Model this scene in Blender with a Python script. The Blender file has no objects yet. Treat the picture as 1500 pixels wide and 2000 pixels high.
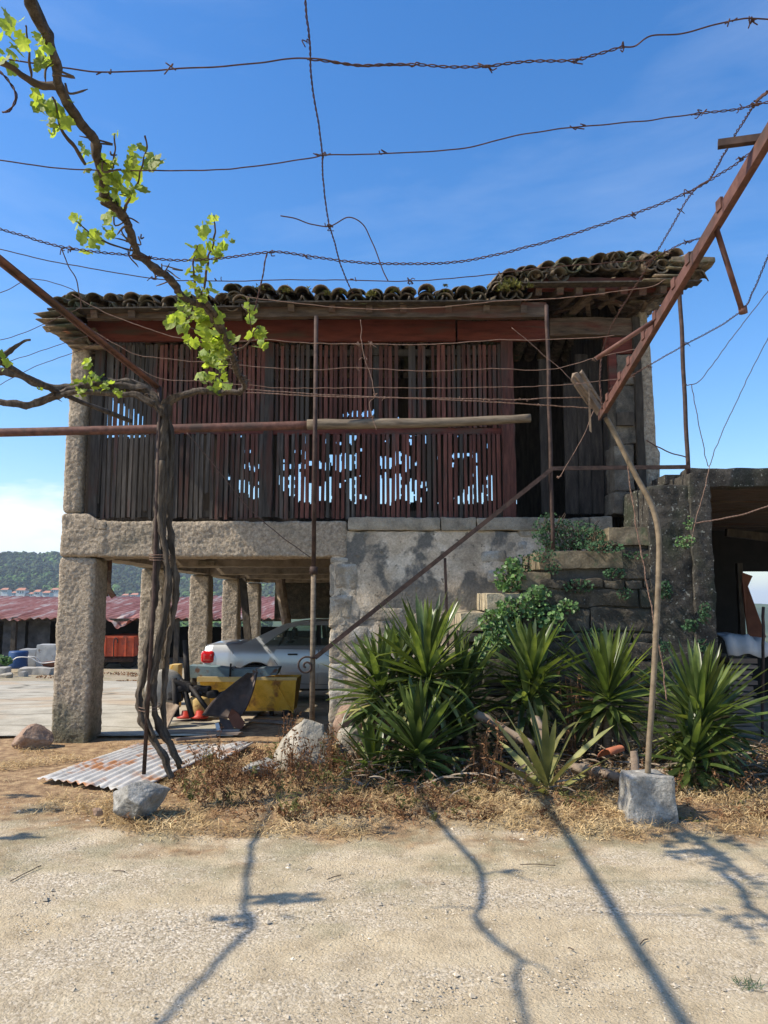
import bpy, math, random
from mathutils import Vector, Matrix, noise, Quaternion
random.seed(7)
R = math.radians
S = bpy.context.scene
COL = S.collection
PI = math.pi

# ------------------------------------------------------------------ camera, sky, sun, exposure
CAMZ, PITCH, FPX = 1.70, R(6.7), 1500.0
cam = bpy.data.cameras.new('camera'); co = bpy.data.objects.new('camera', cam); COL.objects.link(co)
co.location = (0, 0, CAMZ); co.rotation_euler = (R(90) + PITCH, 0, 0)
cam.sensor_fit = 'VERTICAL'; cam.sensor_height = 24.0; cam.lens = 24.0 * FPX / 2000.0
cam.clip_start = 0.05; cam.clip_end = 12000
S.camera = co
SUN_TO = Vector((-1.0, -0.20, 1.05)).normalized()       # direction towards the sun
SUN_EL = math.asin(SUN_TO.z); SUN_AZ = math.atan2(SUN_TO.x, SUN_TO.y)
w = bpy.data.worlds.new('World'); S.world = w; w.use_nodes = True
wn, wl = w.node_tree.nodes, w.node_tree.links
wn.clear()
wo = wn.new('ShaderNodeOutputWorld'); bg = wn.new('ShaderNodeBackground'); sky = wn.new('ShaderNodeTexSky')
sky.sky_type = 'NISHITA'; sky.sun_disc = False; sky.sun_elevation = SUN_EL; sky.sun_rotation = SUN_AZ
sky.air_density = 1.15; sky.dust_density = 0.75; sky.ozone_density = 2.6; sky.altitude = 200
tc = wn.new('ShaderNodeTexCoord')
mp = wn.new('ShaderNodeMapping'); mp.inputs['Scale'].default_value = (2.0, 2.0, 7.5); mp.inputs['Rotation'].default_value = (0.25, 0.5, 0.2)
cn = wn.new('ShaderNodeTexNoise'); cn.inputs['Scale'].default_value = 1.1; cn.inputs['Detail'].default_value = 9; cn.inputs['Roughness'].default_value = 0.58
cn.inputs['Distortion'].default_value = 0.35
cr = wn.new('ShaderNodeValToRGB'); cr.color_ramp.elements[0].position = 0.47; cr.color_ramp.elements[1].position = 0.95
sep = wn.new('ShaderNodeSeparateXYZ')
# a bank of white cloud low on the left, thin veils elsewhere
mp2 = wn.new('ShaderNodeMapping'); mp2.inputs['Scale'].default_value = (5.0, 5.0, 17.0)
cn2 = wn.new('ShaderNodeTexNoise'); cn2.inputs['Scale'].default_value = 1.4; cn2.inputs['Detail'].default_value = 10; cn2.inputs['Roughness'].default_value = 0.6
vd = wn.new('ShaderNodeVectorMath'); vd.operation = 'DISTANCE'
vs = wn.new('ShaderNodeMapping'); vs.inputs['Scale'].default_value = (1, 1, 2.3)
b0 = Vector((-0.46, 0.88, 0.085)).normalized(); vd.inputs[1].default_value = (b0.x, b0.y, b0.z * 2.3)
rg = wn.new('ShaderNodeMapRange'); rg.inputs['From Min'].default_value = 0.22; rg.inputs['From Max'].default_value = 0.05
rg.inputs['To Min'].default_value = -0.25; rg.inputs['To Max'].default_value = 0.36
ad = wn.new('ShaderNodeMath'); ad.operation = 'ADD'
r2 = wn.new('ShaderNodeValToRGB'); r2.color_ramp.elements[0].position = 0.52; r2.color_ramp.elements[1].position = 0.80
mul = wn.new('ShaderNodeMath'); mul.operation = 'MULTIPLY'; mul.inputs[1].default_value = 0.20
mx = wn.new('ShaderNodeMath'); mx.operation = 'MAXIMUM'
mix = wn.new('ShaderNodeMixRGB'); mix.inputs['Color2'].default_value = (5.6, 5.9, 6.2, 1)
L = wl.new
L(tc.outputs['Generated'], mp.inputs['Vector']); L(mp.outputs['Vector'], cn.inputs['Vector']); L(cn.outputs['Fac'], cr.inputs['Fac'])
L(cr.outputs['Color'], mul.inputs[0])
L(tc.outputs['Generated'], mp2.inputs['Vector']); L(mp2.outputs['Vector'], cn2.inputs['Vector'])
L(tc.outputs['Generated'], vs.inputs['Vector']); L(vs.outputs['Vector'], vd.inputs[0]); L(vd.outputs['Value'], rg.inputs['Value'])
L(cn2.outputs['Fac'], ad.inputs[0]); L(rg.outputs['Result'], ad.inputs[1]); L(ad.outputs['Value'], r2.inputs['Fac'])
L(mul.outputs['Value'], mx.inputs[0]); L(r2.outputs['Color'], mx.inputs[1])
L(mx.outputs['Value'], mix.inputs['Fac']); L(sky.outputs['Color'], mix.inputs['Color1'])
hs = wn.new('ShaderNodeHueSaturation'); hs.inputs['Saturation'].default_value = 1.36; hs.inputs['Hue'].default_value = 0.506; hs.inputs['Value'].default_value = 1.10
L(mix.outputs['Color'], hs.inputs['Color']); L(hs.outputs['Color'], bg.inputs['Color'])
bg.inputs['Strength'].default_value = 0.15
L(bg.outputs['Background'], wo.inputs['Surface'])
sl = bpy.data.lights.new('sun', 'SUN'); sl.energy = 5.0; sl.angle = R(0.53); sl.color = (1.0, 0.91, 0.76)
so = bpy.data.objects.new('sun', sl); COL.objects.link(so); so.location = (-30, -5, 30)
so.rotation_euler = (-SUN_TO).to_track_quat('-Z', 'Y').to_euler()
S.view_settings.view_transform = 'Standard'; S.view_settings.look = 'None'
S.view_settings.exposure = 0.42; S.view_settings.gamma = 1.0

# ------------------------------------------------------------------ helpers
CP, SP = math.cos(PITCH), math.sin(PITCH)
def ray(u, v):
    dx, dy = (u - 750) / FPX, (1000 - v) / FPX
    return Vector((dx, CP - dy * SP, SP + dy * CP))
def at(u, v, Y):
    d = ray(u, v); return Vector((0, 0, CAMZ)) + d * (Y / d.y)
def atz(u, v, z=0.0):
    d = ray(u, v); return Vector((0, 0, CAMZ)) + d * ((z - CAMZ) / d.z)
def rnd(a, b): return random.uniform(a, b)
def nz(p, f=1.0): return noise.noise(Vector(p) * f)
def sm(t): t = max(0, min(1, t)); return t * t * (3 - 2 * t)

def uvof(x, y, z):
    d = y*CP + (z-CAMZ)*SP; return 750 + x/d*FPX, 1000 - (-y*SP + (z-CAMZ)*CP)/d*FPX

class MB:
    def __init__(s): s.v = []; s.f = []
    def add(s, vs, fs):
        n = len(s.v); s.v.extend([Vector(p) for p in vs]); s.f.extend([tuple(i + n for i in f) for f in fs])
    def box(s, lo, hi, M=None):
        x0, y0, z0 = lo; x1, y1, z1 = hi
        vs = [Vector(p) for p in ((x0,y0,z0),(x1,y0,z0),(x1,y1,z0),(x0,y1,z0),(x0,y0,z1),(x1,y0,z1),(x1,y1,z1),(x0,y1,z1))]
        if M: vs = [M @ p for p in vs]
        s.add(vs, [(0,3,2,1),(4,5,6,7),(0,1,5,4),(1,2,6,5),(2,3,7,6),(3,0,4,7)])
    def bar(s, a, b, wd, ht, up=(0, 0, 1), jag=0):
        """box of section wd x ht from a to b"""
        a, b = Vector(a), Vector(b); d = (b - a); ln = d.length; d = d / ln
        sd = d.cross(Vector(up))
        if sd.length < 1e-4: sd = d.cross(Vector((1, 0, 0)))
        sd.normalize(); u2 = sd.cross(d)
        vs = []
        for t in (0, 1):
            for sx, sz in ((-1,-1),(1,-1),(1,1),(-1,1)):
                vs.append(a + d * (ln * t + (rnd(-jag, jag) if jag else 0)) + sd * (wd/2*sx) + u2 * (ht/2*sz))
        s.add(vs, [(0,3,2,1),(4,5,6,7),(0,1,5,4),(1,2,6,5),(2,3,7,6),(3,0,4,7)])
    def nbox(s, lo, hi, res=0.05, amp=0.01, freq=9.0, rr=0.02, M=None, seed=0, warp=None):
        """box with rounded arrises and a rough displaced surface"""
        lo, hi = Vector(lo), Vector(hi); sz = hi - lo; rr = min(rr, min(sz) * 0.45)
        off = Vector((seed * 3.7, seed * 1.3, -seed * 2.1))
        def pos(p):
            q = Vector([min(max(p[i], lo[i] + rr), hi[i] - rr) for i in range(3)])
            d = p - q
            if d.length > 1e-9: p = q + d.normalized() * rr
            n1 = noise.noise_vector((p + off) * freq) * amp
            n2 = noise.noise_vector((p + off) * freq * 0.22) * amp * 1.4
            p = p + n1 + n2
            if warp: p = warp(p)
            return M @ p if M else p
        for ax in range(3):
            a, b = (ax + 1) % 3, (ax + 2) % 3
            na, nb = max(1, int(round(sz[a] / res))), max(1, int(round(sz[b] / res)))
            for side in (0, 1):
                vs, fs = [], []
                for i in range(na + 1):
                    for j in range(nb + 1):
                        p = Vector((0, 0, 0)); p[ax] = (lo, hi)[side][ax]; p[a] = lo[a] + sz[a] * i / na; p[b] = lo[b] + sz[b] * j / nb
                        vs.append(pos(p))
                for i in range(na):
                    for j in range(nb):
                        q = (i*(nb+1)+j, (i+1)*(nb+1)+j, (i+1)*(nb+1)+j+1, i*(nb+1)+j+1)
                        fs.append(q if side else q[::-1])
                s.add(vs, fs)
    def tube(s, pts, rad, n=8, rough=0.0, freq=18, ridges=0.0, cap=True):
        pts = [Vector(p) for p in pts]; m = len(pts)
        if not hasattr(rad, '__len__'): rad = [rad] * m
        rings = []; ref = None
        for i, p in enumerate(pts):
            d = (pts[min(i+1, m-1)] - pts[max(i-1, 0)])
            if d.length < 1e-7: d = Vector((0,0,1))
            d.normalize()
            if ref is None:
                ref = Vector((0,0,1)).cross(d)
                if ref.length < 0.1: ref = Vector((1,0,0)).cross(d)
            ref = (ref - d * ref.dot(d)); ref.normalize(); bn = d.cross(ref)
            ring = []
            for k in range(n):
                a = 2*PI*k/n; dr = ref*math.cos(a) + bn*math.sin(a); r = rad[i]
                if rough: r *= 1 + rough * noise.noise(p*freq*0.35 + dr*1.7)
                if ridges: r *= 1 + ridges * noise.noise(Vector((math.cos(a)*2.6, math.sin(a)*2.6, 0)) + p*2.5)
                ring.append(p + dr * r)
            rings.append(ring)
        vs = [p for rg_ in rings for p in rg_]; fs = []
        for i in range(m-1):
            for k in range(n):
                fs.append((i*n+k, i*n+(k+1)%n, (i+1)*n+(k+1)%n, (i+1)*n+k))
        if cap: fs.append(tuple(range(n))[::-1]); fs.append(tuple((m-1)*n+k for k in range(n)))
        s.add(vs, fs)
    def lathe(s, prof, c, axis=(0,0,1), n=24):
        ax = Vector(axis).normalized(); a = Vector((1,0,0)) if abs(ax.x) < 0.9 else Vector((0,1,0))
        a = (a - ax*a.dot(ax)).normalized(); b = ax.cross(a); c = Vector(c)
        vs, fs = [], []
        for r, h in prof:
            for k in range(n): t = 2*PI*k/n; vs.append(c + ax*h + (a*math.cos(t)+b*math.sin(t))*r)
        for i in range(len(prof)-1):
            for k in range(n): fs.append((i*n+k, i*n+(k+1)%n, (i+1)*n+(k+1)%n, (i+1)*n+k))
        s.add(vs, fs)
    def prism(s, poly, ext):
        """polygon (3-D points, planar) pushed along ext"""
        poly = [Vector(p) for p in poly]; n = len(poly); e = Vector(ext)
        s.add(poly + [p + e for p in poly], [tuple(range(n)), tuple(range(2*n-1, n-1, -1))] + [(i, i+n, (i+1)%n+n, (i+1)%n) for i in range(n)])
    def grid(s, rows):
        n = len(rows[0]); vs = [p for r in rows for p in r]
        s.add(vs, [(i*n+j, i*n+j+1, (i+1)*n+j+1, (i+1)*n+j) for i in range(len(rows)-1) for j in range(n-1)])

ORG = {}
def obj(name, mb, m, parent=None, loc=None, smooth=True, solid=0.0, angle=None):
    me = bpy.data.meshes.new(name)
    org = ORG.get(parent.name, Vector((0,0,0))) if parent else Vector(loc if loc is not None else (0,0,0))
    me.from_pydata([tuple(p - org) for p in mb.v], [], mb.f); me.materials.append(m)
    if smooth:
        me.polygons.foreach_set('use_smooth', [True]*len(me.polygons))
        if angle: 
            try: me.set_sharp_from_angle(angle=R(angle))
            except Exception: pass
    me.update()
    o = bpy.data.objects.new(name, me); COL.objects.link(o)
    if parent: o.parent = parent; ORG[o.name] = org
    else: o.location = org; ORG[o.name] = org
    if solid:
        md = o.modifiers.new('thickness', 'SOLIDIFY'); md.thickness = solid; md.offset = 0
    return o
def tag(o, label=None, cat=None, group=None, kind=None):
    if label: o['label'] = label
    if cat: o['category'] = cat
    if group: o['group'] = group
    if kind: o['kind'] = kind
    return o
def thing(name, label, cat, loc=(0,0,0), group=None):
    o = bpy.data.objects.new(name, None); COL.objects.link(o); o.location = loc; o.empty_display_size = 0.1
    ORG[o.name] = Vector(loc); return tag(o, label, cat, group)
def curve(pts, n=6, jit=0.0):
    """Catmull-Rom through pts"""
    P = [Vector(p) for p in pts]; P = [P[0]*2-P[1]] + P + [P[-1]*2-P[-2]]; out = []
    for i in range(1, len(P)-2):
        for k in range(n):
            t = k/n; a,b,c,d = P[i-1],P[i],P[i+1],P[i+2]
            q = 0.5*((2*b)+(-a+c)*t+(2*a-5*b+4*c-d)*t*t+(-a+3*b-3*c+d)*t**3)
            if jit: q = q + noise.noise_vector(q*11)*jit
            out.append(q)
    out.append(P[-2]); return out
def lerp_list(a, b, n): return [a + (b-a)*i/(n-1) for i in range(n)]

# ------------------------------------------------------------------ materials
def newmat(name):
    m = bpy.data.materials.new(name); m.use_nodes = True; nt = m.node_tree; nt.nodes.clear()
    out = nt.nodes.new('ShaderNodeOutputMaterial'); b = nt.nodes.new('ShaderNodeBsdfPrincipled')
    nt.links.new(b.outputs[0], out.inputs[0]); return m, nt, b, out
def c4(c): return (c[0], c[1], c[2], 1)
def mat(name, cols, scale=6, rough=0.85, bump=0.3, bscale=None, bdist=0.01, stretch=(1,1,1), metal=0, big=None, bigscale=0.8, bigrange=(0.45,0.65),
        spot=None, spotscale=20, spotrange=(0.6,0.66), detail=8, coord='Object', spec=0.3, voro=0, trans=None, var=None, fine=0.0, finescale=60):
    m, nt, b, out = newmat(name); N, Lk = nt.nodes, nt.links.new
    tcx = N.new('ShaderNodeTexCoord'); mpp = N.new('ShaderNodeMapping'); mpp.inputs['Scale'].default_value = stretch
    Lk(tcx.outputs[coord], mpp.inputs['Vector'])
    def nse(sc, det=detail, dist=0.0, rf=0.6):
        t = N.new('ShaderNodeTexNoise'); t.inputs['Scale'].default_value = sc; t.inputs['Detail'].default_value = det
        t.inputs['Roughness'].default_value = rf; t.inputs['Distortion'].default_value = dist; Lk(mpp.outputs[0], t.inputs['Vector']); return t
    n1 = nse(scale); rp = N.new('ShaderNodeValToRGB'); el = rp.color_ramp.elements
    k = len(cols); el[0].position = 0.28; el[0].color = c4(cols[0]); el[1].position = 0.72; el[1].color = c4(cols[-1])
    for i in range(1, k-1): e = el.new(0.28 + 0.44*i/(k-1)); e.color = c4(cols[i])
    Lk(n1.outputs['Fac'], rp.inputs['Fac']); col = rp.outputs['Color']
    def mixin(colr, sc, rngv, dist=0.3, amt=1.0):
        nonlocal col
        t = nse(sc, 6, dist); r = N.new('ShaderNodeMapRange'); r.inputs['From Min'].default_value = rngv[0]; r.inputs['From Max'].default_value = rngv[1]
        r.inputs['To Max'].default_value = amt
        Lk(t.outputs['Fac'], r.inputs['Value']); mxx = N.new('ShaderNodeMixRGB'); mxx.inputs['Color2'].default_value = c4(colr)
        Lk(r.outputs[0], mxx.inputs['Fac']); Lk(col, mxx.inputs['Color1']); col = mxx.outputs['Color']
    if big: mixin(big, bigscale, bigrange)
    if spot: mixin(spot, spotscale, spotrange, 0.0)
    if fine:
        t = nse(finescale, 4, 0, 0.7); r = N.new('ShaderNodeMapRange'); r.inputs['From Min'].default_value = 0.3; r.inputs['From Max'].default_value = 0.7
        r.inputs['To Min'].default_value = 1 - fine; r.inputs['To Max'].default_value = 1 + fine
        Lk(t.outputs['Fac'], r.inputs['Value']); mm = N.new('ShaderNodeVectorMath'); mm.operation = 'SCALE'
        Lk(col, mm.inputs[0]); Lk(r.outputs[0], mm.inputs['Scale']); col = mm.outputs[0]
    if var:
        oi = N.new('ShaderNodeNewGeometry'); r = N.new('ShaderNodeMapRange'); r.inputs['To Min'].default_value = 1 - var; r.inputs['To Max'].default_value = 1 + var
        Lk(oi.outputs['Random Per Island'], r.inputs['Value']); mm = N.new('ShaderNodeVectorMath'); mm.operation = 'SCALE'
        Lk(col, mm.inputs[0]); Lk(r.outputs[0], mm.inputs['Scale']); col = mm.outputs[0]
    Lk(col, b.inputs['Base Color']); b.inputs['Roughness'].default_value = rough; b.inputs['Metallic'].default_value = metal
    b.inputs['Specular IOR Level'].default_value = spec
    if bump:
        bs = bscale or scale*2
        if voro:
            t = N.new('ShaderNodeTexVoronoi'); t.inputs['Scale'].default_value = bs; Lk(mpp.outputs[0], t.inputs['Vector']); o1 = t.outputs['Distance']
        else: o1 = nse(bs, 6).outputs['Fac']
        bp = N.new('ShaderNodeBump'); bp.inputs['Strength'].default_value = bump; bp.inputs['Distance'].default_value = bdist
        Lk(o1, bp.inputs['Height'])
        bp2 = N.new('ShaderNodeBump'); bp2.inputs['Strength'].default_value = bump*0.6; bp2.inputs['Distance'].default_value = bdist*0.3
        Lk(nse(bs*5, 4).outputs['Fac'], bp2.inputs['Height']); Lk(bp.outputs[0], bp2.inputs['Normal']); Lk(bp2.outputs[0], b.inputs['Normal'])
    if trans:
        tr = N.new('ShaderNodeBsdfTranslucent'); mm = N.new('ShaderNodeVectorMath'); mm.operation = 'MULTIPLY'; mm.inputs[1].default_value = trans[1]
        Lk(col, mm.inputs[0]); Lk(mm.outputs[0], tr.inputs['Color']); ms = N.new('ShaderNodeMixShader'); ms.inputs['Fac'].default_value = trans[0]
        Lk(b.outputs[0], ms.inputs[1]); Lk(tr.outputs[0], ms.inputs[2]); Lk(ms.outputs[0], out.inputs[0])
    m['cfg'] = 1
    return m
M = {}
M['granite'] = mat('granite', [(.18,.145,.105),(.37,.30,.22),(.52,.435,.33)], 26, .9, 1.0, 34, .030, big=(.20,.175,.125), bigscale=1.3, bigrange=(.52,.75), fine=.25, finescale=60)
M['plaster'] = mat('plaster', [(.24,.19,.135),(.52,.425,.31),(.76,.67,.54)], 2.6, .95, .7, 25, .014, big=(.15,.14,.12), bigscale=1.5, bigrange=(.50,.56), spot=(.17,.14,.10), spotscale=8, spotrange=(.60,.64), fine=.28, finescale=38)
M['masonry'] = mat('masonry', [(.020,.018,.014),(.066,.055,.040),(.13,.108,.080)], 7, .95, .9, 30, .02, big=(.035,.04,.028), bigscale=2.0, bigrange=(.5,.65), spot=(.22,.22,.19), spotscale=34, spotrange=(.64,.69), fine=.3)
M['step'] = mat('step_stone', [(.07,.055,.036),(.16,.127,.082),(.27,.22,.145)], 8, .95, .7, 34, .012, spot=(.1,.11,.06), spotscale=9, spotrange=(.55,.7), fine=.2)
M['step_pale'] = mat('pale_step_stone', [(.20,.165,.11),(.38,.32,.22),(.50,.43,.31)], 8, .95, .8, 34, .012, spot=(.10,.10,.05), spotscale=9, spotrange=(.56,.7), fine=.25)
M['quoin'] = mat('plastered_quoin', [(.18,.15,.11),(.33,.28,.21),(.47,.41,.32)], 5, .95, 1.0, 34, .02, big=(.44,.41,.35), bigscale=2.6, bigrange=(.5,.6), fine=.25)
M['sill'] = mat('sill_stone', [(.17,.145,.11),(.30,.26,.20),(.40,.35,.27)], 6, .95, .8, 34, .014, big=(.13,.12,.09), bigscale=2, bigrange=(.55,.7), fine=.25)
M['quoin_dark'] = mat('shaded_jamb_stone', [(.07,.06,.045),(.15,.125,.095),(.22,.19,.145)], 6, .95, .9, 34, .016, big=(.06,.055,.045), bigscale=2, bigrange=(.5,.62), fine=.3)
M['mortar'] = mat('mortar', [(.05,.048,.04),(.10,.09,.075)], 10, .95, .8, 30, .02)
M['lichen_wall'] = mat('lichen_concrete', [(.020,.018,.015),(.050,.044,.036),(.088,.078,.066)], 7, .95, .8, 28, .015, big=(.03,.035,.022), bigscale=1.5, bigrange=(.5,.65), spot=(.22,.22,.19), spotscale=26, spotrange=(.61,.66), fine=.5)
M['slat_red'] = mat('old_red_slats', [(.045,.020,.015),(.105,.040,.030),(.17,.066,.050)], 5, .85, .5, 30, .006, stretch=(6,6,.7), big=(.055,.045,.038), bigscale=.9, bigrange=(.5,.62), var=.35)
M['slat_grey'] = mat('grey_weathered_slats', [(.025,.022,.019),(.058,.050,.043),(.10,.087,.076)], 5, .9, .5, 30, .006, stretch=(6,6,.7), big=(.09,.035,.025), bigscale=.8, bigrange=(.55,.66), var=.35)
M['board_red'] = mat('red_painted_board', [(.055,.014,.010),(.11,.027,.018),(.15,.040,.028)], 4, .8, .5, 25, .006, stretch=(.8,4,5), big=(.07,.045,.032), bigscale=1.1, bigrange=(.54,.68), fine=.15)
M['wood'] = mat('weathered_timber', [(.035,.025,.018),(.088,.062,.043),(.15,.108,.075)], 5, .9, .7, 22, .01, stretch=(.9,5,6), big=(.10,.035,.022), bigscale=.9, bigrange=(.53,.66), fine=.2)
M['wood_dark'] = mat('dark_timber', [(.020,.016,.012),(.05,.040,.030),(.085,.068,.05)], 5, .9, .6, 22, .01, stretch=(3,3,1), var=.4)
M['pole_wood'] = mat('old_pole', [(.08,.060,.040),(.17,.13,.09),(.24,.19,.13)], 6, .85, .5, 26, .006, stretch=(.7,5,5))
M['pipe_brown'] = mat('brown_pipe', [(.10,.072,.045),(.18,.135,.085),(.25,.19,.125)], 14, .7, .4, 50, .003)
M['tile'] = mat('roof_tile', [(.05,.04,.03),(.145,.11,.075),(.29,.22,.15)], 12, .95, .8, 30, .012, big=(.06,.065,.035), bigscale=2.4, bigrange=(.5,.66), spot=(.28,.12,.07), spotscale=3.1, spotrange=(.64,.72), var=.4, fine=.25)
M['moss'] = mat('moss', [(.05,.06,.012),(.13,.13,.03),(.21,.18,.06)], 25, 1, .8, 60, .01, var=.5)
M['rust'] = mat('rusty_iron', [(.065,.030,.023),(.125,.058,.043),(.18,.09,.068)], 14, .75, .4, 60, .003, big=(.07,.045,.035), bigscale=3, bigrange=(.5,.65), metal=.15, spec=.3)
M['rust_dark'] = mat('dark_rusted_iron', [(.026,.017,.014),(.055,.034,.027),(.095,.058,.045)], 14, .75, .4, 60, .003, metal=.15)
M['wire'] = mat('rusty_wire', [(.03,.016,.012),(.07,.034,.024),(.11,.055,.04)], 30, .8, .3, 90, .001, metal=.1)
M['wire_light'] = mat('brown_wire', [(.12,.07,.05),(.20,.125,.09),(.30,.19,.14)], 30, .8, .3, 90, .001)
M['bark'] = mat('vine_bark', [(.028,.021,.016),(.085,.066,.049),(.17,.135,.10)], 9, .95, 1.0, 40, .012, stretch=(2.4,2.4,.45), fine=.25)
M['bark_thin'] = mat('cane_bark', [(.05,.035,.025),(.12,.085,.06)], 20, .9, .5, 40, .004)
M['vine_leaf'] = mat('vine_leaf', [(.13,.19,.03),(.25,.33,.05),(.42,.48,.12)], 14, .55, .4, 60, .004, var=.4, trans=(.5,(1.45,1.4,.7)), spec=.4)
M['yucca'] = mat('yucca_leaf', [(.026,.045,.013),(.07,.105,.027),(.21,.255,.075)], 3, .34, .1, 20, .002, var=.45, trans=(.30,(2.0,1.9,.9)), spec=.55)
M['yucca_pale'] = mat('yellowing_yucca_leaf', [(.10,.12,.035),(.21,.21,.075),(.36,.31,.13)], 3, .5, .1, 20, .002, var=.4, trans=(.2,(1.5,1.5,1.0)))
M['dead_leaf'] = mat('dead_leaf', [(.10,.075,.05),(.22,.17,.12),(.38,.31,.23)], 6, .9, .1, 20, .002, var=.45)
M['yucca_trunk'] = mat('yucca_trunk', [(.09,.07,.05),(.20,.16,.12),(.32,.27,.21)], 12, .95, .8, 30, .01, stretch=(1,1,4))
M['ivy'] = mat('ivy_leaf', [(.05,.10,.03),(.09,.17,.045),(.14,.24,.07)], 9, .5, .1, 20, .002, var=.4, trans=(.25,(1.6,1.7,.9)), spec=.5)
M['weed_green'] = mat('dark_weed', [(.018,.05,.022),(.035,.085,.035),(.06,.12,.045)], 9, .7, 0, var=.4, trans=(.25,(1.4,1.5,1)))
M['weed_brown'] = mat('dried_weed', [(.10,.045,.02),(.20,.105,.05),(.33,.19,.10)], 7, .95, 0, var=.5, trans=(.2,(1.3,1.2,1)))
M['weed_olive'] = mat('olive_weed', [(.07,.075,.02),(.14,.14,.045),(.22,.20,.08)], 7, .9, 0, var=.4, trans=(.2,(1.3,1.3,.9)))
M['straw'] = mat('straw', [(.28,.18,.085),(.48,.345,.17),(.68,.53,.30)], 2.2, .9, 0, big=(.27,.13,.06), bigscale=1.3, bigrange=(.54,.68), var=.45, trans=(.2,(1.2,1.15,1)))
M['rock_pale'] = mat('pale_rock', [(.20,.175,.135),(.36,.325,.26),(.50,.46,.38)], 6, .95, .8, 25, .02, big=(.22,.21,.15), bigscale=2.5, bigrange=(.55,.7), fine=.15)
M['rock_grey'] = mat('grey_rock', [(.15,.14,.12),(.28,.265,.235),(.44,.42,.375)], 10, .95, .9, 30, .02, big=(.12,.115,.10), bigscale=3, bigrange=(.5,.65), fine=.3, finescale=50)
M['rock_red'] = mat('reddish_rock', [(.16,.10,.07),(.30,.20,.14),(.36,.27,.20)], 6, .95, .9, 25, .02, fine=.2)
M['pebble'] = mat('pebbles', [(.27,.225,.16),(.46,.39,.29),(.62,.55,.43)], 3, .9, 0, var=.35)
M['terracotta'] = mat('terracotta', [(.28,.09,.045),(.42,.15,.08)], 8, .9, .4, 30, .004)
M['log'] = mat('dead_log', [(.09,.06,.042),(.21,.155,.11),(.34,.27,.20)], 6, .95, .8, 25, .012)
M['tin'] = mat('corrugated_tin', [(.33,.32,.295),(.50,.48,.44),(.60,.58,.54)], 4, .8, .15, 40, .002, stretch=(1.0,1.6,1), big=(.42,.19,.08), bigscale=1.7, bigrange=(.52,.60), metal=0, fine=.12)
M['tin_rust'] = mat('rusty_roof_tin', [(.17,.06,.047),(.29,.12,.098),(.38,.20,.17)], 3, .75, .2, 20, .004, stretch=(1.5,.12,1), big=(.44,.36,.32), bigscale=2.2, bigrange=(.53,.66), fine=.12)
M['tin_grey'] = mat('grey_tin', [(.03,.03,.032),(.07,.07,.072),(.12,.12,.12)], 3, .8, .1)
M['black'] = mat('near_black_board', [(.010,.010,.010),(.022,.02,.019)], 4, .95, .1)  # near-black boards for the walls of both sheds
M['orange'] = mat('orange_paint', [(.36,.055,.020),(.52,.085,.03),(.55,.12,.05)], 5, .65, .1, big=(.20,.06,.035), bigscale=3, bigrange=(.56,.66))
M['yellow'] = mat('yellow_paint', [(.55,.31,.03),(.74,.44,.05),(.80,.52,.10)], 5, .6, .2, 20, .003, big=(.30,.14,.045), bigscale=4, bigrange=(.56,.68), fine=.1)
M['yellow_pale'] = mat('pale_and_lit_yellow', [(.52,.36,.13),(.68,.50,.22)], 5, .6, .1, spot=(.25,.12,.05), spotscale=12, spotrange=(.6,.68))
M['blue_grey'] = mat('blue_grey_paint', [(.10,.15,.17),(.17,.24,.26),(.22,.30,.32)], 5, .6, .1, big=(.16,.09,.06), bigscale=5, bigrange=(.58,.66))
M['plough'] = mat('worn_plough_steel', [(.045,.034,.028),(.085,.062,.050),(.13,.098,.08)], 8, .6, .3, 30, .003, metal=.3, big=(.15,.085,.055), bigscale=3, bigrange=(.55,.65))
M['silver_steel'] = mat('bare_steel', [(.4,.38,.35),(.6,.58,.55)], 8, .5, .2, 30, .002, metal=.4)
M['iron_black'] = mat('black_iron', [(.012,.011,.011),(.035,.03,.028)], 9, .7, .3, 30, .003)
M['red'] = mat('red_plastic', [(.38,.03,.02),(.5,.05,.03)], 5, .5, 0)
M['pvc'] = mat('white_sack', [(.38,.38,.37),(.55,.55,.54)], 5, .6, .4, 10, .02)
M['plank'] = mat('stacked_planks', [(.10,.075,.06),(.19,.15,.12),(.27,.22,.18)], 4, .9, .3, 20, .004, stretch=(.6,4,6), var=.3)
M['rust_sheet'] = mat('rust_sheet', [(.09,.035,.02),(.18,.07,.04)], 4, .9, .3, 20, .005)
M['blue'] = mat('blue_plastic', [(.02,.05,.13),(.03,.08,.2)], 5, .5, 0)
M['concrete'] = mat('concrete_block', [(.30,.28,.24),(.44,.41,.36)], 6, .95, .5, 30, .008)
M['white_box'] = mat('chipped_white_panel', [(.28,.28,.27),(.42,.42,.40)], 5, .6, .1, spot=(.16,.09,.05), spotscale=7, spotrange=(.6,.68))
M['house_wall'] = mat('render_wall', [(.55,.53,.48),(.68,.66,.62)], .3, .9, 0)
M['house_roof'] = mat('house_roof_tiles', [(.38,.16,.10),(.50,.24,.16)], .3, .9, 0)
M['forest'] = mat('forest_canopy', [(.016,.030,.012),(.035,.058,.020),(.07,.10,.032)], .02, .95, 0, var=.5, detail=5)
M['fire_green'] = mat('young_leaf_canopy', [(.05,.10,.02),(.09,.16,.035)], .05, .95, 0, var=.4)
M['interior'] = mat('dark_boards', [(.016,.013,.011),(.04,.032,.026),(.07,.055,.042)], 5, .95, .4, 22, .01, stretch=(4,4,.6), fine=.3)  # very dark brown boards for the upper storey and doorway planks
M['soffit'] = mat('soffit_stone', [(.13,.10,.07),(.24,.19,.135),(.32,.26,.19)], 6, .95, .6, 30, .012)

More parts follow.
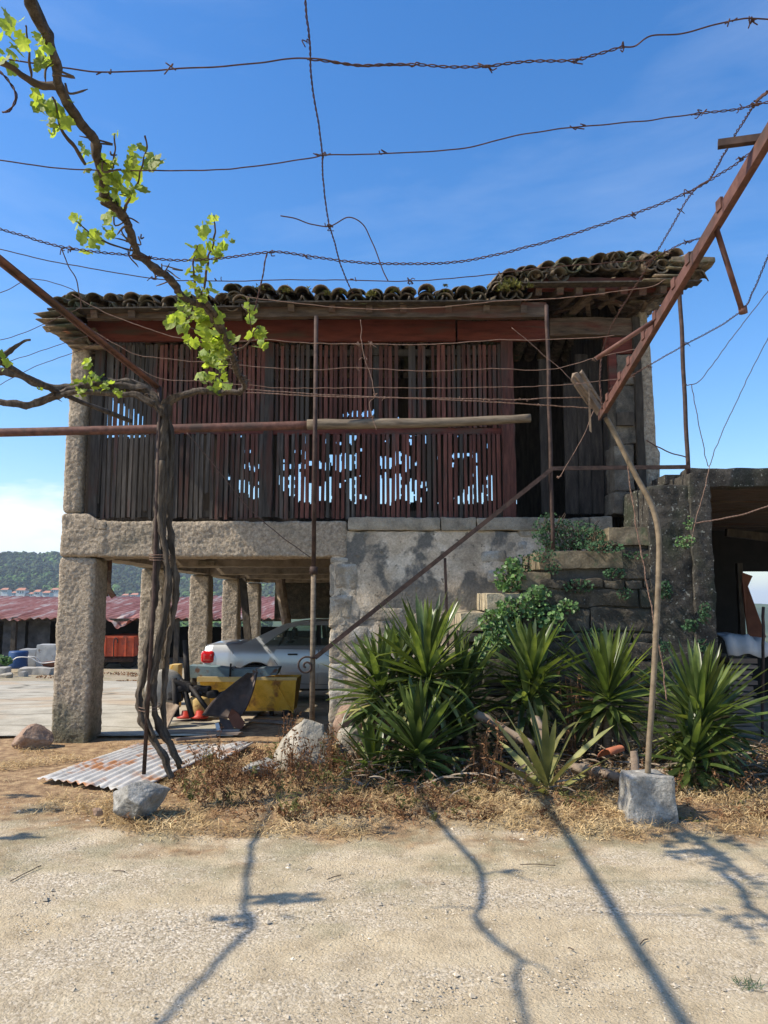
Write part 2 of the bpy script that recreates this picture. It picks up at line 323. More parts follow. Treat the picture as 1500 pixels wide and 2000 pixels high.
# car paint and glass
m, nt, b, out = newmat('silver_car_paint'); b.inputs['Base Color'].default_value = (.47,.50,.54,1); b.inputs['Metallic'].default_value = .55; b.inputs['Roughness'].default_value = .32
b.inputs['Coat Weight'].default_value = .6; b.inputs['Coat Roughness'].default_value = .08; M['car'] = m
_n = nt.nodes.new('ShaderNodeTexNoise'); _n.inputs['Scale'].default_value = 3; _n.inputs['Detail'].default_value = 8
_r = nt.nodes.new('ShaderNodeMapRange'); _r.inputs['To Min'].default_value = .22; _r.inputs['To Max'].default_value = .5
nt.links.new(_n.outputs['Fac'], _r.inputs['Value']); nt.links.new(_r.outputs[0], b.inputs['Roughness'])
m, nt, b, out = newmat('car_glass'); b.inputs['Base Color'].default_value = (.35,.42,.38,1); b.inputs['Transmission Weight'].default_value = .9; b.inputs['Roughness'].default_value = .03; b.inputs['IOR'].default_value = 1.1; M['glass'] = m
m, nt, b, out = newmat('tyre_rubber'); b.inputs['Base Color'].default_value = (.018,.018,.018,1); b.inputs['Roughness'].default_value = .85; M['rubber'] = m
m, nt, b, out = newmat('tail_lamp_lens'); b.inputs['Base Color'].default_value = (.62,.015,.02,1); b.inputs['Roughness'].default_value = .12; b.inputs['Coat Weight'].default_value = .8; M['tail'] = m
m, nt, b, out = newmat('black_trim'); b.inputs['Base Color'].default_value = (.012,.012,.013,1); b.inputs['Roughness'].default_value = .45; M['trim'] = m
m, nt, b, out = newmat('seat_cloth'); b.inputs['Base Color'].default_value = (.05,.05,.055,1); b.inputs['Roughness'].default_value = .95; M['cloth'] = m

# ------------------------------------------------------------------ ground
def gh(x, y):
    """terrain height"""
    z = 0.0
    if y > 11: z -= 0.62 * sm((y - 11) / 17)
    if y > 34: z -= 14 * sm((y - 34) / 300) + 34 * sm((y - 300) / 3500)
    if x > 12: z -= 8 * sm((x - 12) / 80)
    z += 0.10 * sm((y - 5.6) / 1.2) * sm((9.6 - y) / 1.4) * sm((x + 1.6) / 1.6)
    return z
def gp(u, v):
    p = atz(u, v, 0.0)
    for _ in range(4): p = atz(u, v, gh(p.x, p.y))
    return p
def axis(lo, hi, step, far, g):
    a = [lo]; 
    while a[-1] < hi: a.append(a[-1] + step)
    s_ = step
    while a[-1] < far: s_ *= g; a.append(a[-1] + s_)
    return a
xr = axis(0, 4.4, .055, 9000, 1.22); xs = [-x for x in xr[:0:-1]] + xr
ys = axis(2.2, 9.5, .05, 9000, 1.14); s_ = .05; pre = []
y_ = 2.2
while y_ > -60: s_ *= 1.3; y_ -= s_; pre.append(y_)
ys = pre[::-1] + ys
g = MB(); vs = []
for y in ys:
    for x in xs:
        z = gh(x, y)
        if -7 < x < 7 and 0 < y < 13:
            p = Vector((x, y, 0))
            z += .014*noise.noise(p*1.3) + .007*noise.noise(p*5) + .004*noise.noise(p*17) + .0045*noise.noise(p*41)
            # old wheel ruts and tyre ribs crossing the foreground
            q = y - .14*x; 
            for c in (3.55, 4.5): z -= .010*math.exp(-((q-c-.1*noise.noise(p*.7))/.12)**2)*(1+.25*math.sin((x+.5*y)*110))
        vs.append((x, y, z))
n = len(xs); g.add(vs, [(i*n+j, i*n+j+1, (i+1)*n+j+1, (i+1)*n+j) for i in range(len(ys)-1) for j in range(n-1)])
def ground_mat():
    m, nt, b, out = newmat('sandy_gravel'); N, Lk = nt.nodes, nt.links.new
    t = N.new('ShaderNodeTexCoord')
    def nse(sc, det=8, ds=0, rf=.6):
        q = N.new('ShaderNodeTexNoise'); q.inputs['Scale'].default_value = sc; q.inputs['Detail'].default_value = det; q.inputs['Distortion'].default_value = ds
        q.inputs['Roughness'].default_value = rf; Lk(t.outputs['Object'], q.inputs['Vector']); return q.outputs['Fac']
    def ramp(fac, stops):
        r = N.new('ShaderNodeValToRGB'); e = r.color_ramp.elements; e[0].position, e[0].color = stops[0][0], c4(stops[0][1]); e[1].position, e[1].color = stops[-1][0], c4(stops[-1][1])
        for p, c in stops[1:-1]: k = e.new(p); k.color = c4(c)
        Lk(fac, r.inputs['Fac']); return r.outputs['Color']
    def mixc(f, a, c):
        q = N.new('ShaderNodeMixRGB'); Lk(f, q.inputs['Fac']); Lk(a, q.inputs['Color1']); Lk(c, q.inputs['Color2']); return q.outputs['Color']
    def mr(v, a, c, lo=0, hi=1):
        q = N.new('ShaderNodeMapRange'); q.inputs['From Min'].default_value = a; q.inputs['From Max'].default_value = c; q.inputs['To Min'].default_value = lo; q.inputs['To Max'].default_value = hi
        Lk(v, q.inputs['Value']); return q.outputs[0]
    def mth(op, a, c):
        q = N.new('ShaderNodeMath'); q.operation = op; q.use_clamp = (op == 'MULTIPLY')
        for i, k in enumerate((a, c)):
            if isinstance(k, (int, float)): q.inputs[i].default_value = k
            else: Lk(k, q.inputs[i])
        return q.outputs[0]
    sand = ramp(nse(5), [(.3,(.37,.29,.18)),(.5,(.54,.43,.275)),(.7,(.63,.52,.345))])
    grav = ramp(nse(46, 5, 0, .75), [(.3,(.13,.10,.068)),(.44,(.40,.325,.22)),(.56,(.62,.52,.37)),(.7,(.84,.75,.58))])
    mpg = N.new('ShaderNodeMapping'); mpg.inputs['Scale'].default_value = (.35, 1.0, 1); mpg.inputs['Rotation'].default_value = (0, 0, -.14); Lk(t.outputs['Object'], mpg.inputs['Vector'])
    tn = N.new('ShaderNodeTexNoise'); tn.inputs['Scale'].default_value = 1.9; tn.inputs['Detail'].default_value = 7; tn.inputs['Distortion'].default_value = .4; Lk(mpg.outputs[0], tn.inputs['Vector'])
    vg = N.new('ShaderNodeTexVoronoi'); vg.inputs['Scale'].default_value = 75; Lk(t.outputs['Object'], vg.inputs['Vector'])
    vsp = N.new('ShaderNodeSeparateXYZ'); Lk(vg.outputs['Color'], vsp.inputs[0])
    stones = ramp(vsp.outputs['X'], [(0,(.20,.155,.105)),(.35,(.46,.375,.265)),(.75,(.66,.565,.43)),(1,(.88,.80,.67))])
    grav = mixc(mr(nse(9, 4), .35, .6, .25, .85), grav, stones)
    gm = mr(tn.outputs['Fac'], .43, .62, .12, .9)
    col = mixc(gm, sand, grav)
    sp = N.new('ShaderNodeSeparateXYZ'); Lk(t.outputs['Object'], sp.inputs[0])
    Y, X = sp.outputs['Y'], sp.outputs['X']
    yn = mth('ADD', Y, mr(nse(1.6, 6), .3, .7, -.9, .9))
    soil = ramp(nse(9), [(.3,(.16,.10,.055)),(.5,(.34,.22,.12)),(.7,(.52,.37,.20))])
    band = mth('MULTIPLY', mr(yn, 5.4, 6.1), mr(yn, 12.5, 10.5))
    col = mixc(band, col, soil)
    # faint olive growth on the gravel just in front of the straw
    ol = ramp(nse(20), [(.3,(.20,.18,.10)),(.7,(.38,.34,.22))])
    olb = mth('MULTIPLY', mth('MULTIPLY', mr(yn, 4.4, 5.3), mr(yn, 6.6, 5.9)), mr(nse(2.2, 5), .42, .62, 0, .7))
    col = mixc(olb, col, ol)
    far = ramp(nse(.012, 6), [(.35,(.03,.05,.02)),(.5,(.07,.09,.035)),(.65,(.14,.13,.07))])
    yard = ramp(nse(2.5), [(.3,(.26,.20,.13)),(.5,(.38,.31,.21)),(.7,(.20,.19,.09))])
    col = mixc(mr(Y, 11.5, 13), col, yard); col = mixc(mr(Y, 34, 60), col, far)
    Lk(col, b.inputs['Base Color']); b.inputs['Roughness'].default_value = .95; b.inputs['Specular IOR Level'].default_value = .2
    b1 = N.new('ShaderNodeBump'); b1.inputs['Strength'].default_value = 1.0; b1.inputs['Distance'].default_value = .018; Lk(nse(48, 6, 0, .7), b1.inputs['Height'])
    b2 = N.new('ShaderNodeBump'); b2.inputs['Strength'].default_value = .5; b2.inputs['Distance'].default_value = .006; Lk(nse(130, 3), b2.inputs['Height']); Lk(b1.outputs[0], b2.inputs['Normal'])
    b3 = N.new('ShaderNodeBump'); b3.invert = True; b3.inputs['Strength'].default_value = .6; b3.inputs['Distance'].default_value = .006; Lk(vg.outputs['Distance'], b3.inputs['Height']); Lk(b2.outputs[0], b3.inputs['Normal'])
    Lk(b3.outputs[0], b.inputs['Normal']); return m
o = obj('ground', g, ground_mat()); tag(o, kind='structure')

# concrete yard beside and under the barn
g = MB(); rows = []
for j in range(60):
    y = 9.75 + (20.2-9.75)*j/59; row = []
    for i in range(70):
        x = -16 + (16-1.9)*i/69
        yy = y
        if j == 0: yy = 9.95 + .12*noise.noise(Vector((x*1.5, 0, 0)))
        row.append(Vector((x, yy, gh(x, yy) + .03 + .006*noise.noise(Vector((x, yy, 3))*1.2))))
    rows.append(row)
g.grid(rows)
def pave_mat():
    m = mat('worn_concrete', [(.27,.245,.19),(.39,.355,.28),(.49,.45,.365)], 2.2, .93, .5, 24, .008, big=(.40,.31,.21), bigscale=.45, bigrange=(.5,.62), fine=.15, finescale=30)
    nt = m.node_tree; N, Lk = nt.nodes, nt.links.new
    b = [q for q in N if q.type == 'BSDF_PRINCIPLED'][0]; src = b.inputs['Base Color'].links[0].from_socket
    t = N.new('ShaderNodeTexCoord'); mpp = N.new('ShaderNodeMapping'); mpp.inputs['Rotation'].default_value = (0,0,.12); mpp.inputs['Scale'].default_value = (.25,.9,1)
    nn = N.new('ShaderNodeTexNoise'); nn.inputs['Scale'].default_value = 2.0; Lk(t.outputs['Object'], nn.inputs['Vector'])
    mv = N.new('ShaderNodeMixRGB'); mv.inputs['Fac'].default_value = .16; Lk(t.outputs['Object'], mv.inputs['Color1']); Lk(nn.outputs['Color'], mv.inputs['Color2'])
    Lk(mv.outputs[0], mpp.inputs['Vector']); vv = N.new('ShaderNodeTexVoronoi'); vv.feature = 'DISTANCE_TO_EDGE'; vv.inputs['Scale'].default_value = .9; Lk(mpp.outputs[0], vv.inputs['Vector'])
    r = N.new('ShaderNodeMapRange'); r.inputs['From Min'].default_value = .0; r.inputs['From Max'].default_value = .02; Lk(vv.outputs['Distance'], r.inputs['Value'])
    mx_ = N.new('ShaderNodeMixRGB'); mx_.inputs['Color1'].default_value = (.13,.115,.08,1); Lk(r.outputs[0], mx_.inputs['Fac']); Lk(src, mx_.inputs['Color2']); Lk(mx_.outputs[0], b.inputs['Base Color'])
    return m
tag(obj('yard_paving', g, pave_mat()), kind='structure')

# pebbles
g = MB()
for k in range(26000):
    y = 2.3 + 4.6*random.random()**1.1; x = rnd(-.62, .62)*y
    if noise.noise(Vector((x*.8, y*.8, 5))) < rnd(-.45, .1): continue
    s_ = .0028 + .006*random.random()**3.2
    if random.random() < .006: s_ = rnd(.011, .022)
    a = rnd(0, PI); cx, sx_ = math.cos(a)*s_*rnd(.8,1.5), math.sin(a)*s_; z = gh(x, y) + .012*noise.noise(Vector((x,y,0))*1.3)
    cyv = s_*rnd(.7, 1.1); q = s_*rnd(.4, .8)
    g.add([(x+cx, y+sx_, z), (x-sx_*cyv/s_, y+cx*.7, z+q*.2), (x-cx, y-sx_, z+q*.1), (x+sx_, y-cx*.8, z), (x+s_*.2, y, z+q), (x-s_*.2, y+s_*.2, z+q*.95)],
          [(0,1,4),(1,5,4),(1,2,5),(2,3,5),(3,4,5),(3,0,4)])
tag(obj('pebbles', g, M['pebble'], smooth=False), 'pale gravel pebbles strewn on the sandy drive', 'gravel', kind='stuff')

# ------------------------------------------------------------------ the barn
F = 9.64                                     # front plane of the barn
XL, XR = -4.08, 3.37
barn = thing('barn', 'old raised stone barn with red slatted upper storey and sagging tile roof', 'barn', (-.3, F, 0))
def P(u, v, Y=F): return at(u, v, Y)
ZB0, ZB1 = P(400, 1088).z, P(400, 1018).z    # under and top side of the lintel
ZF = ZB1 + .02
def stain(m, z0, z1, colr, amt):
    nt = m.node_tree; N, Lk = nt.nodes, nt.links.new; b = [q for q in N if q.type == 'BSDF_PRINCIPLED'][0]; src = b.inputs['Base Color'].links[0].from_socket
    t = N.new('ShaderNodeNewGeometry'); sp = N.new('ShaderNodeSeparateXYZ'); Lk(t.outputs['Position'], sp.inputs[0])
    nn = N.new('ShaderNodeTexNoise'); nn.inputs['Scale'].default_value = 3.2; nn.inputs['Detail'].default_value = 8; Lk(t.outputs['Position'], nn.inputs['Vector'])
    ad = N.new('ShaderNodeMath'); ad.operation = 'MULTIPLY_ADD'; ad.inputs[1].default_value = 1.9; Lk(nn.outputs['Fac'], ad.inputs[0]); Lk(sp.outputs['Z'], ad.inputs[2])
    r = N.new('ShaderNodeMapRange'); r.inputs['From Min'].default_value = z1 + .95; r.inputs['From Max'].default_value = z0 + .95; r.inputs['To Max'].default_value = amt; Lk(ad.outputs[0], r.inputs['Value'])
    mx_ = N.new('ShaderNodeMixRGB'); mx_.inputs['Color2'].default_value = c4(colr); Lk(r.outputs[0], mx_.inputs['Fac']); Lk(src, mx_.inputs['Color1']); Lk(mx_.outputs[0], b.inputs['Base Color'])
stain(M['granite'], -.1, .75, (.075,.078,.035), .75)       # algae growing up from the ground
stain(M['plaster'], 0.0, .9, (.13,.12,.085), .7)
# pillars down the left side
for k in range(5):
    y0 = F + 3.28*k; g = MB()
    zb = gh(XL, y0) - .15
    tp = lambda p, zb=zb: Vector((XL+.2 + (p.x-XL-.2)*(1.04 - .03*(p.z-zb)/2.4), p.y, p.z))
    xw = .42 if k == 0 else .40
    if k == 0:
        g.nbox((XL, y0+.0, zb), (XL+xw+.03, y0+.50, ZB0+.0), .0155, .0085, 27, .055, seed=k, warp=tp)
    else:
        zt = P(300, 1088).z
        g.nbox((XL, y0, zb), (XL+xw, y0+.46, zt), .022, .010, 22, .04, seed=k, warp=tp)
    o = obj('pillar', g, M['granite'], barn)
# lintels along the front and left side, cross beams and the deck boards
g = MB()
g.nbox((XL+.005, F-.02, ZB0+.005), (XL+.60, F+.50, ZB1+.10), .0155, .0085, 27, .05, seed=11, warp=lambda p: p - Vector((0,0,.09*sm((p.x-XL-.30)/.2))) if p.z > ZB1-.03 else p)
obj('pad_stone', g, M['granite'], barn)
g = MB(); g.nbox((P(190,1050).x, F-.01, ZB0), (P(678,1050).x, F+.46, ZB1), .0155, .0085, 27, .03, seed=12)
obj('lintel', g, M['granite'], barn)
g = MB()
for k in range(4):
    y0 = F + .48 + 3.28*k; g.nbox((XL+.02, y0 - (0 if k == 0 else .2), ZB0+.01), (XL+.40, y0 + 3.27 - .2, ZB0+.30), .08, .012, 9, .03, seed=20+k)
obj('side_lintel', g, M['soffit'], barn)
g = MB()
for k in range(1, 5):
    y0 = F + 3.28*k; g.nbox((XL+.41, y0+.02, ZB0+.02), (XR-.3, y0+.36, ZB0+.30), .12, .015, 6, .03, seed=30+k)
obj('cross_beam', g, M['soffit'], barn)
g = MB(); y_ = F + .48
while y_ < F + 14.2:
    wd = rnd(.20, .28); g.box((XL+.42, y_, ZB0+.33+rnd(0,.02)), (XR-.35, y_+wd-.012, ZB0+.40)); y_ += wd
obj('floor_boards', g, M['wood_dark'], barn, smooth=False)
# front wall with plaster right of the opening
XW = P(646, 1200).x
g = MB(); zt = P(800, 1036).z
g.nbox((XW, F, -.15), (P(1300,1200).x, F+.55, zt), .045, .012, 7, .035, seed=41)
obj('plaster_wall', g, M['plaster'], barn)
# quoin stones at the wall end
g = MB(); z = -.1; k = 0
while z < ZB0 - .05:
    h = rnd(.30, .52); h = min(h, ZB0 - z); ww = .34 if k % 2 else .22
    g = MB(); g.nbox((XW-.015, F-.005, z+.001), (XW+ww, F+.5, z+h-.002), .025, .010, 20, .03, seed=50+k); z += h; k += 1
    obj('quoin', g, M['quoin'], barn)
# flat sill stones under the slats
g = MB(); z0, z1 = P(800,1037).z, P(800,1010).z; xq = [P(u,1010).x for u in (679, 860, 930, 1068, 1150, 1195)]
for i in range(5): g = MB(); g.nbox((xq[i]+.004, F-.03, z0+.004), (xq[i+1]-.004, F+.45, z1+rnd(-.01,.01)), .03, .010, 14, .018, seed=60+i); obj('sill', g, M['sill'], barn)
# a few bare stones showing through the plaster
g = MB()
for (u0,u1,v0,v1) in ((652,700,1100,1150),(650,690,1160,1210),(940,990,1075,1100),(985,1030,1055,1080),(990,1040,1088,1110),(700,790,1185,1215),(800,870,1195,1225),(655,720,1222,1262),(950,1005,1110,1140),(1010,1050,1030,1050)):
    a, c = P(u0, v1), P(u1, v0); g = MB(); g.nbox((a.x, F-.012, a.z), (c.x, F+.2, c.z), .03, .014, 12, .045, seed=u0); obj('bare_stone', g, M['quoin'], barn)
# corner pier above the lintel, left
g = MB(); zt = P(150, 655).z
for i, (a, c) in enumerate(((ZB1+.10, P(150,838).z), (P(150,838).z, zt))):
    g.nbox((XL-.0+.02*i, F, a+.004), (XL+.225+.01*i, F+.22, c-.004), .0155, .0085, 27, .05, seed=70+i)
obj('corner_pier', g, M['granite'], barn)
# inner and outer right-hand piers of the doorway
g = MB()
for i, (u0,u1,v0,v1) in enumerate(((1200,1240,1003,960),(1203,1238,958,868),(1206,1240,866,752),(1208,1240,750,690))):
    a, c = P(u0, v0), P(u1, v1); g.nbox((a.x, F+.02, a.z), (c.x, F+.45, c.z), .03, .012, 12, .012, seed=80+i)
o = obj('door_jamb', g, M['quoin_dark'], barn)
g = MB()
prof = [(1030,1262,1290),(960,1256,1288),(905,1254,1289),(885,1254,1290),(870,1253,1281),(800,1252,1277),(740,1251,1274),(680,1250,1270),(610,1248,1262)]
zs = [P(1260, v).z for v, _, _ in prof]
def edge(p):
    for (v, a, c), z in zip(prof, zs):
        if p.z <= z + .02: break
    return Vector((P(a,1000).x + (P(c,1000).x-P(a,1000).x)*p.x, p.y, p.z))
z0 = zs[0]
rows = 46
g.nbox((0, F-.02, zs[0]), (1, F+.55, zs[-1]), .03, .012, 12, .03, seed=91, warp=None)
for i, p in enumerate(g.v):
    # interpolate right edge
    zz = max(zs[0], min(zs[-1], p.z)); j = 0
    while j < len(zs)-2 and zz > zs[j+1]: j += 1
    t = (zz - zs[j])/max(1e-6, zs[j+1]-zs[j]); 
    A = P(prof[j][1], prof[j][0]).x*(1-t) + P(prof[j+1][1], prof[j+1][0]).x*t; C_ = P(prof[j][2], prof[j][0]).x*(1-t) + P(prof[j+1][2], prof[j+1][0]).x*t
    g.v[i] = Vector((A + (C_-A)*p.x, p.y, p.z))
obj('right_pier', g, M['granite'], barn)
# --- slatted front: two tiers of vertical slats over rails and posts
ZR = P(600, 838).z; ZT = P(600, 668).z; Z0 = P(600, 1011).z
def slats(u0, u1, za, zb, skip, grey):
    g = MB(); x = P(u0, 900).x; x1 = P(u1, 900).x
    while x < x1:
        wd = rnd(.036, .050); u = 750 + x/F*1500
        if not any(a < u < c for a, c in skip) and random.random() > (.012 if za > 3.5 else 0):
            zl, zh = za + rnd(-.015,.02), zb - rnd(0,.02); tilt = rnd(-.012,.012)
            if random.random() < .02: zl += rnd(.1,.5)
            y = F + .10 + rnd(-.006,.006)
            if grey(u): (GR if za > 3.5 else GL if u < 505 else GM).bar((x, y, zl), (x+tilt, y+rnd(-.008,.008), zh), wd, .022, up=(0,1,0), jag=.008)
            else: g.bar((x, y, zl), (x+tilt, y+rnd(-.008,.008), zh), wd, .022, up=(0,1,0), jag=.008)
        x += wd + rnd(.016, .027)
    return g
GR = MB(); GL = MB(); GM = MB()
up = slats(188, 1000, ZR+.05, ZT, ((506,532),(596,610),(784,796),(822,828)), lambda u: u < 260+60*random.random() or (505<u<560 and random.random()<.5))
lo = slats(188, 1000, Z0, ZR-.03, ((512,530),), lambda u: u < 400+200*random.random() or random.random() < .14)
obj('slat_screen', up, M['slat_red'], barn, smooth=False)
obj('slat_screen', lo, M['slat_red'], barn, smooth=False)
obj('slat_screen', GR, M['slat_grey'], barn, smooth=False)
obj('slat_screen', GL, M['slat_grey'], barn, smooth=False)
obj('slat_screen', GM, M['slat_grey'], barn, smooth=False)
g = MB()
for z in (ZR, Z0+.06, ZT-.10): g = MB(); g.nbox((P(175,900).x, F+.115, z-.045), (P(1008,900).x, F+.19, z+.045), .12, .006, 5, .01, seed=int(z*10)); obj('screen_rail', g, M['board_red' if z == ZR else 'wood_dark'], barn)
g = MB()
for u, wd in ((181,.13),(521,.12),(735,.09)):
    x = P(u,900).x; g = MB(); g.nbox((x-wd/2, F+.06 if u != 735 else F+.13, Z0), (x+wd/2, F+.22, ZT+.02), .09, .012, 6, .015, seed=u); obj('screen_post', g, M['slat_grey'], barn)
g = MB(); x = P(993,900).x; g.nbox((x-.06, F+.03, Z0), (x+.10, F+.2, ZT+.05), .09, .012, 6, .015, seed=5)
obj('door_post', g, M['slat_red'], barn)
# --- eaves timbers
g = MB(); g.nbox((P(168,640).x, F+.03, P(600,664).z), (P(890,640).x, F+.10, P(600,622).z), .08, .008, 5, .01, seed=3)
g.nbox((P(893,640).x, F+.02, P(600,662).z), (P(1068,640).x, F+.10, P(600,624).z), .08, .012, 5, .01, seed=4)
obj('fascia_board', g, M['board_red'], barn)
YE = F - .62                                   # eave line
g = MB()
g.nbox((P(478,600,YE).x, YE+.12, P(600,618,YE+.1).z), (P(1072,600,YE).x, YE+.22, P(600,588,YE+.1).z), .06, .012, 5, .015, seed=6)
g.nbox((P(160,615,YE).x, YE+.12, P(300,621,YE+.1).z), (P(470,600,YE).x, YE+.20, P(300,606,YE+.1).z), .06, .010, 5, .012, seed=8)
g.nbox((P(1072,640).x, F-.02, P(1150,655).z), (P(1252,640).x, F+.16, P(1150,620).z), .07, .014, 5, .015, seed=7)
obj('eaves_beam', g, M['wood'], barn)
g = MB(); yq = YE + .16
g.nbox((P(1030,550,yq).x, yq, P(1150,565,yq).z), (P(1322,550,yq).x, yq+.10, P(1150,541,yq).z), .06, .014, 5, .015, seed=17)
obj('eaves_beam', g, M['board_red'], barn)
# --- roof: tiles laid up the slope; left part, middle part, higher right part
def tile(g, c, up_, side, nrm, r0, r1, ln, concave=False, th=.016, n=7):
    rings = []
    for t in (0, .5, 1):
        r = r0 + (r1-r0)*t; 
        for rr in (r, r-th):
            for k in range(n):
                a = PI*k/(n-1); s_ = -1 if concave else 1
                rings.append(c + up_*(ln*t) + side*(math.cos(a)*rr) + nrm*(math.sin(a)*rr*s_*.85))
    fs = []
    for seg in range(2):
        o0, o1 = seg*2*n, (seg+1)*2*n
        for k in range(n-1):
            fs.append((o0+k, o0+k+1, o1+k+1, o1+k)); fs.append((o0+n+k, o1+n+k, o1+n+k+1, o0+n+k+1))
        fs.append((o0, o1, o1+n, o0+n)); fs.append((o0+n-1, o0+2*n-1, o1+2*n-1, o1+n-1))
    for o0 in (0, 4*n):
        for k in range(n-1): fs.append((o0+k, o0+n+k, o0+n+k+1, o0+k+1))
    g.add(rings, fs)
MOSS = MB()
def tuft(g, c, r, n=14):
    for _ in range(n):
        d = Vector((rnd(-1,1), rnd(-1,1), rnd(0,1))); d.normalize(); s_ = r*rnd(.25,.6); p = c + d*r*rnd(.1,.8); q = Vector((rnd(-1,1),rnd(-1,1),rnd(-1,1))).normalized()
        q2 = d.cross(q)
        if q2.length < .05: continue
        q2.normalize(); g.add([p, p+d*s_+q2*s_*.4, p+d*s_*.4-q2*s_*.5], [(0,1,2)])
def roof(x0, x1, zl, zr, y0, slope, n_up, sag=0, moss=.2, jag=.02, y_step=.34):
    """zl, zr: eave heights at the two ends"""
    g = MB(); pitch = .217; nn = int((x1-x0)/pitch)
    ca, sa = math.cos(slope), math.sin(slope)
    for i in range(nn+1):
        t = i/nn; x = x0 + (x1-x0)*t; zc = zl + (zr-zl)*t - sag*math.sin(PI*t)
        for j in range(n_up):
            sd = Vector((1, rnd(-.06,.06), rnd(-.06,.06))).normalized(); u_ = Vector((rnd(-.05,.05), ca, sa)).normalized(); nr = sd.cross(u_)
            jt = Vector((rnd(-jag,jag), rnd(-.05,.05), rnd(-.6,.6)*jag))
            c = Vector((x, y0, zc)) + u_*(j*y_step)*.999 + jt
            tile(g, c + Vector((pitch/2, .02, .045)), u_, sd, nr, .105, .085, .44, concave=True)
            hh = rnd(-.025,.02) if j == 0 else rnd(-.006,.02)
            tile(g, c + Vector((0, 0, .075)) + nr*hh, u_, sd, nr, rnd(.094,.110), .082, .44, th=.016, n=9)
            if j == 0 and random.random() < .4: tile(g, c + Vector((rnd(-.03,.03), rnd(.03,.10), .02)), u_, sd, nr, .11, .085, .40, th=.018)
            if j == 0 and random.random() < .13: tile(g, c + Vector((rnd(-.03,.03), rnd(-.02,.10), .12)), u_, sd, nr, .10, .085, .38, th=.018)
            if j == 0 and random.random() < moss: tuft(MOSS, c + Vector((rnd(0,.1), .02, .10)), rnd(.03,.075), 26)
    return g
SL = R(17); SLB = R(-17)
eL = P(110,596,YE); eR = P(470,598,YE); mL = P(450,578,YE); mR = P(1010,574,YE); rL = P(1000,548,YE); rR = P(1392,515,YE)
TL = MB()
for args in ((eL.x, eR.x, eL.z, eR.z-.02, YE, SL, 8, .00, .25), (mL.x, mR.x, mL.z, mR.z-.01, YE, SL, 8, .07, .75), (rL.x, rR.x-.25, rL.z, rR.z, YE, SL, 8, -.10, .3)):
    t = roof(*args); TL.add(t.v, t.f)
# backward slopes
for a, c, zz in ((eL.x, eR.x, eL.z), (mL.x, mR.x, mL.z), (rL.x, rR.x-.25, rL.z+.05)):
    ridge_y, ridge_z = YE + 8*.34*math.cos(SL)+.1, zz + 8*.34*math.sin(SL) + .02
    nn = int((c-a)/.215)
    for i in range(nn+1):
        for j in range(6):
            x = a + (c-a)*i/nn; u_ = Vector((0, math.cos(SLB), math.sin(SLB))); cc = Vector((x, ridge_y, ridge_z)) + u_*(.36*j); sd = Vector((1,0,0)); nr = sd.cross(u_)
            tile(TL, cc, u_, sd, nr, .085, .10, .42, n=5); tile(TL, cc + Vector((.107,0,-.02)), u_, sd, nr, .085, .10, .42, True, n=5)
# loose and broken tiles heaped where the roof steps up, at the left verge and at the right verge
def loose(cx, cz, y, sx, sz, n, sc=1.0):
    for _ in range(n):
        c = Vector((cx + rnd(-sx,sx), y + rnd(-.05,.25), cz + rnd(-sz,sz)))
        q = Quaternion(Vector((rnd(-1,1),rnd(-1,1),rnd(-1,1))).normalized(), rnd(-.45,.45)); u_ = q @ Vector((rnd(-.4,.4),1,.25)).normalized(); sd = q @ Vector((1,0,0)); sd = (sd-u_*sd.dot(u_)).normalized()
        tile(TL, c, u_, sd, sd.cross(u_), .10*sc, .085*sc, rnd(.25,.42), random.random()<.4)
c = P(1030,540,YE); loose(c.x, c.z, YE, .30, .04, 9)
c = P(1080,530,YE); loose(c.x, c.z, YE+.02, .25, .05, 8)
c = P(465,580,YE); loose(c.x, c.z, YE, .20, .03, 6)
for u, v, n in ((1200,508,7),(1260,512,8),(1310,520,9),(1340,530,6)): c = P(u,v,YE); loose(c.x, c.z, YE, .18, .05, n, .9)
# stepped under-courses at both verges, running back
for k in range(13):
    yy = YE + .02 + k*.24
    for r_, (dx, dz) in enumerate(((0,0),(-.10,-.07),(-.20,-.13),(-.30,-.20))):
        if (k > 9 and r_ > 2) or random.random() < .25: continue
        c = Vector((rR.x-.15 + dx + rnd(-.03,.03), yy, rR.z - .03 + dz + rnd(-.02,.02) + .006*k)); u_ = Vector((-1, rnd(-.1,.1), rnd(-.05,.12))).normalized(); sd = Vector((0,1,0)); sd = (sd-u_*sd.dot(u_)).normalized()
        TL.bar(c, c + u_*rnd(.30,.5), rnd(.14,.25), rnd(.012,.022), up=(0,0,1), jag=.05)
    if k < 11:
        for r_, (dx, dz) in enumerate(((0,-.02),(.04,-.09),(.12,-.17),(.20,-.25))):
            if random.random() < .3: continue
            c = Vector((P(72,620,YE).x + dx + rnd(-.03,.03), yy+.05, P(72,612,YE).z + dz + .004*k)); u_ = Vector((1, rnd(-.1,.1), rnd(-.02,.12))).normalized(); sd = Vector((0,1,0)); sd = (sd-u_*sd.dot(u_)).normalized()
            TL.bar(c, c + u_*rnd(.22,.5), rnd(.14,.25), rnd(.012,.022), up=(0,0,1), jag=.05)
rf = obj('roof', TL, M['tile'], barn)
c = P(1000,560,YE)
for u, v, r_ in ((985,565,.10),(1000,562,.12),(640,575,.06),(725,578,.07),(510,565,.05),(560,570,.05),(870,560,.04),(1035,560,.05),(1290,500,.06),(1350,505,.06)): tuft(MOSS, P(u,v,YE-.03), r_, 90)
o = obj('moss', MOSS, M['moss'], rf, smooth=False); tag(o, kind='stuff')
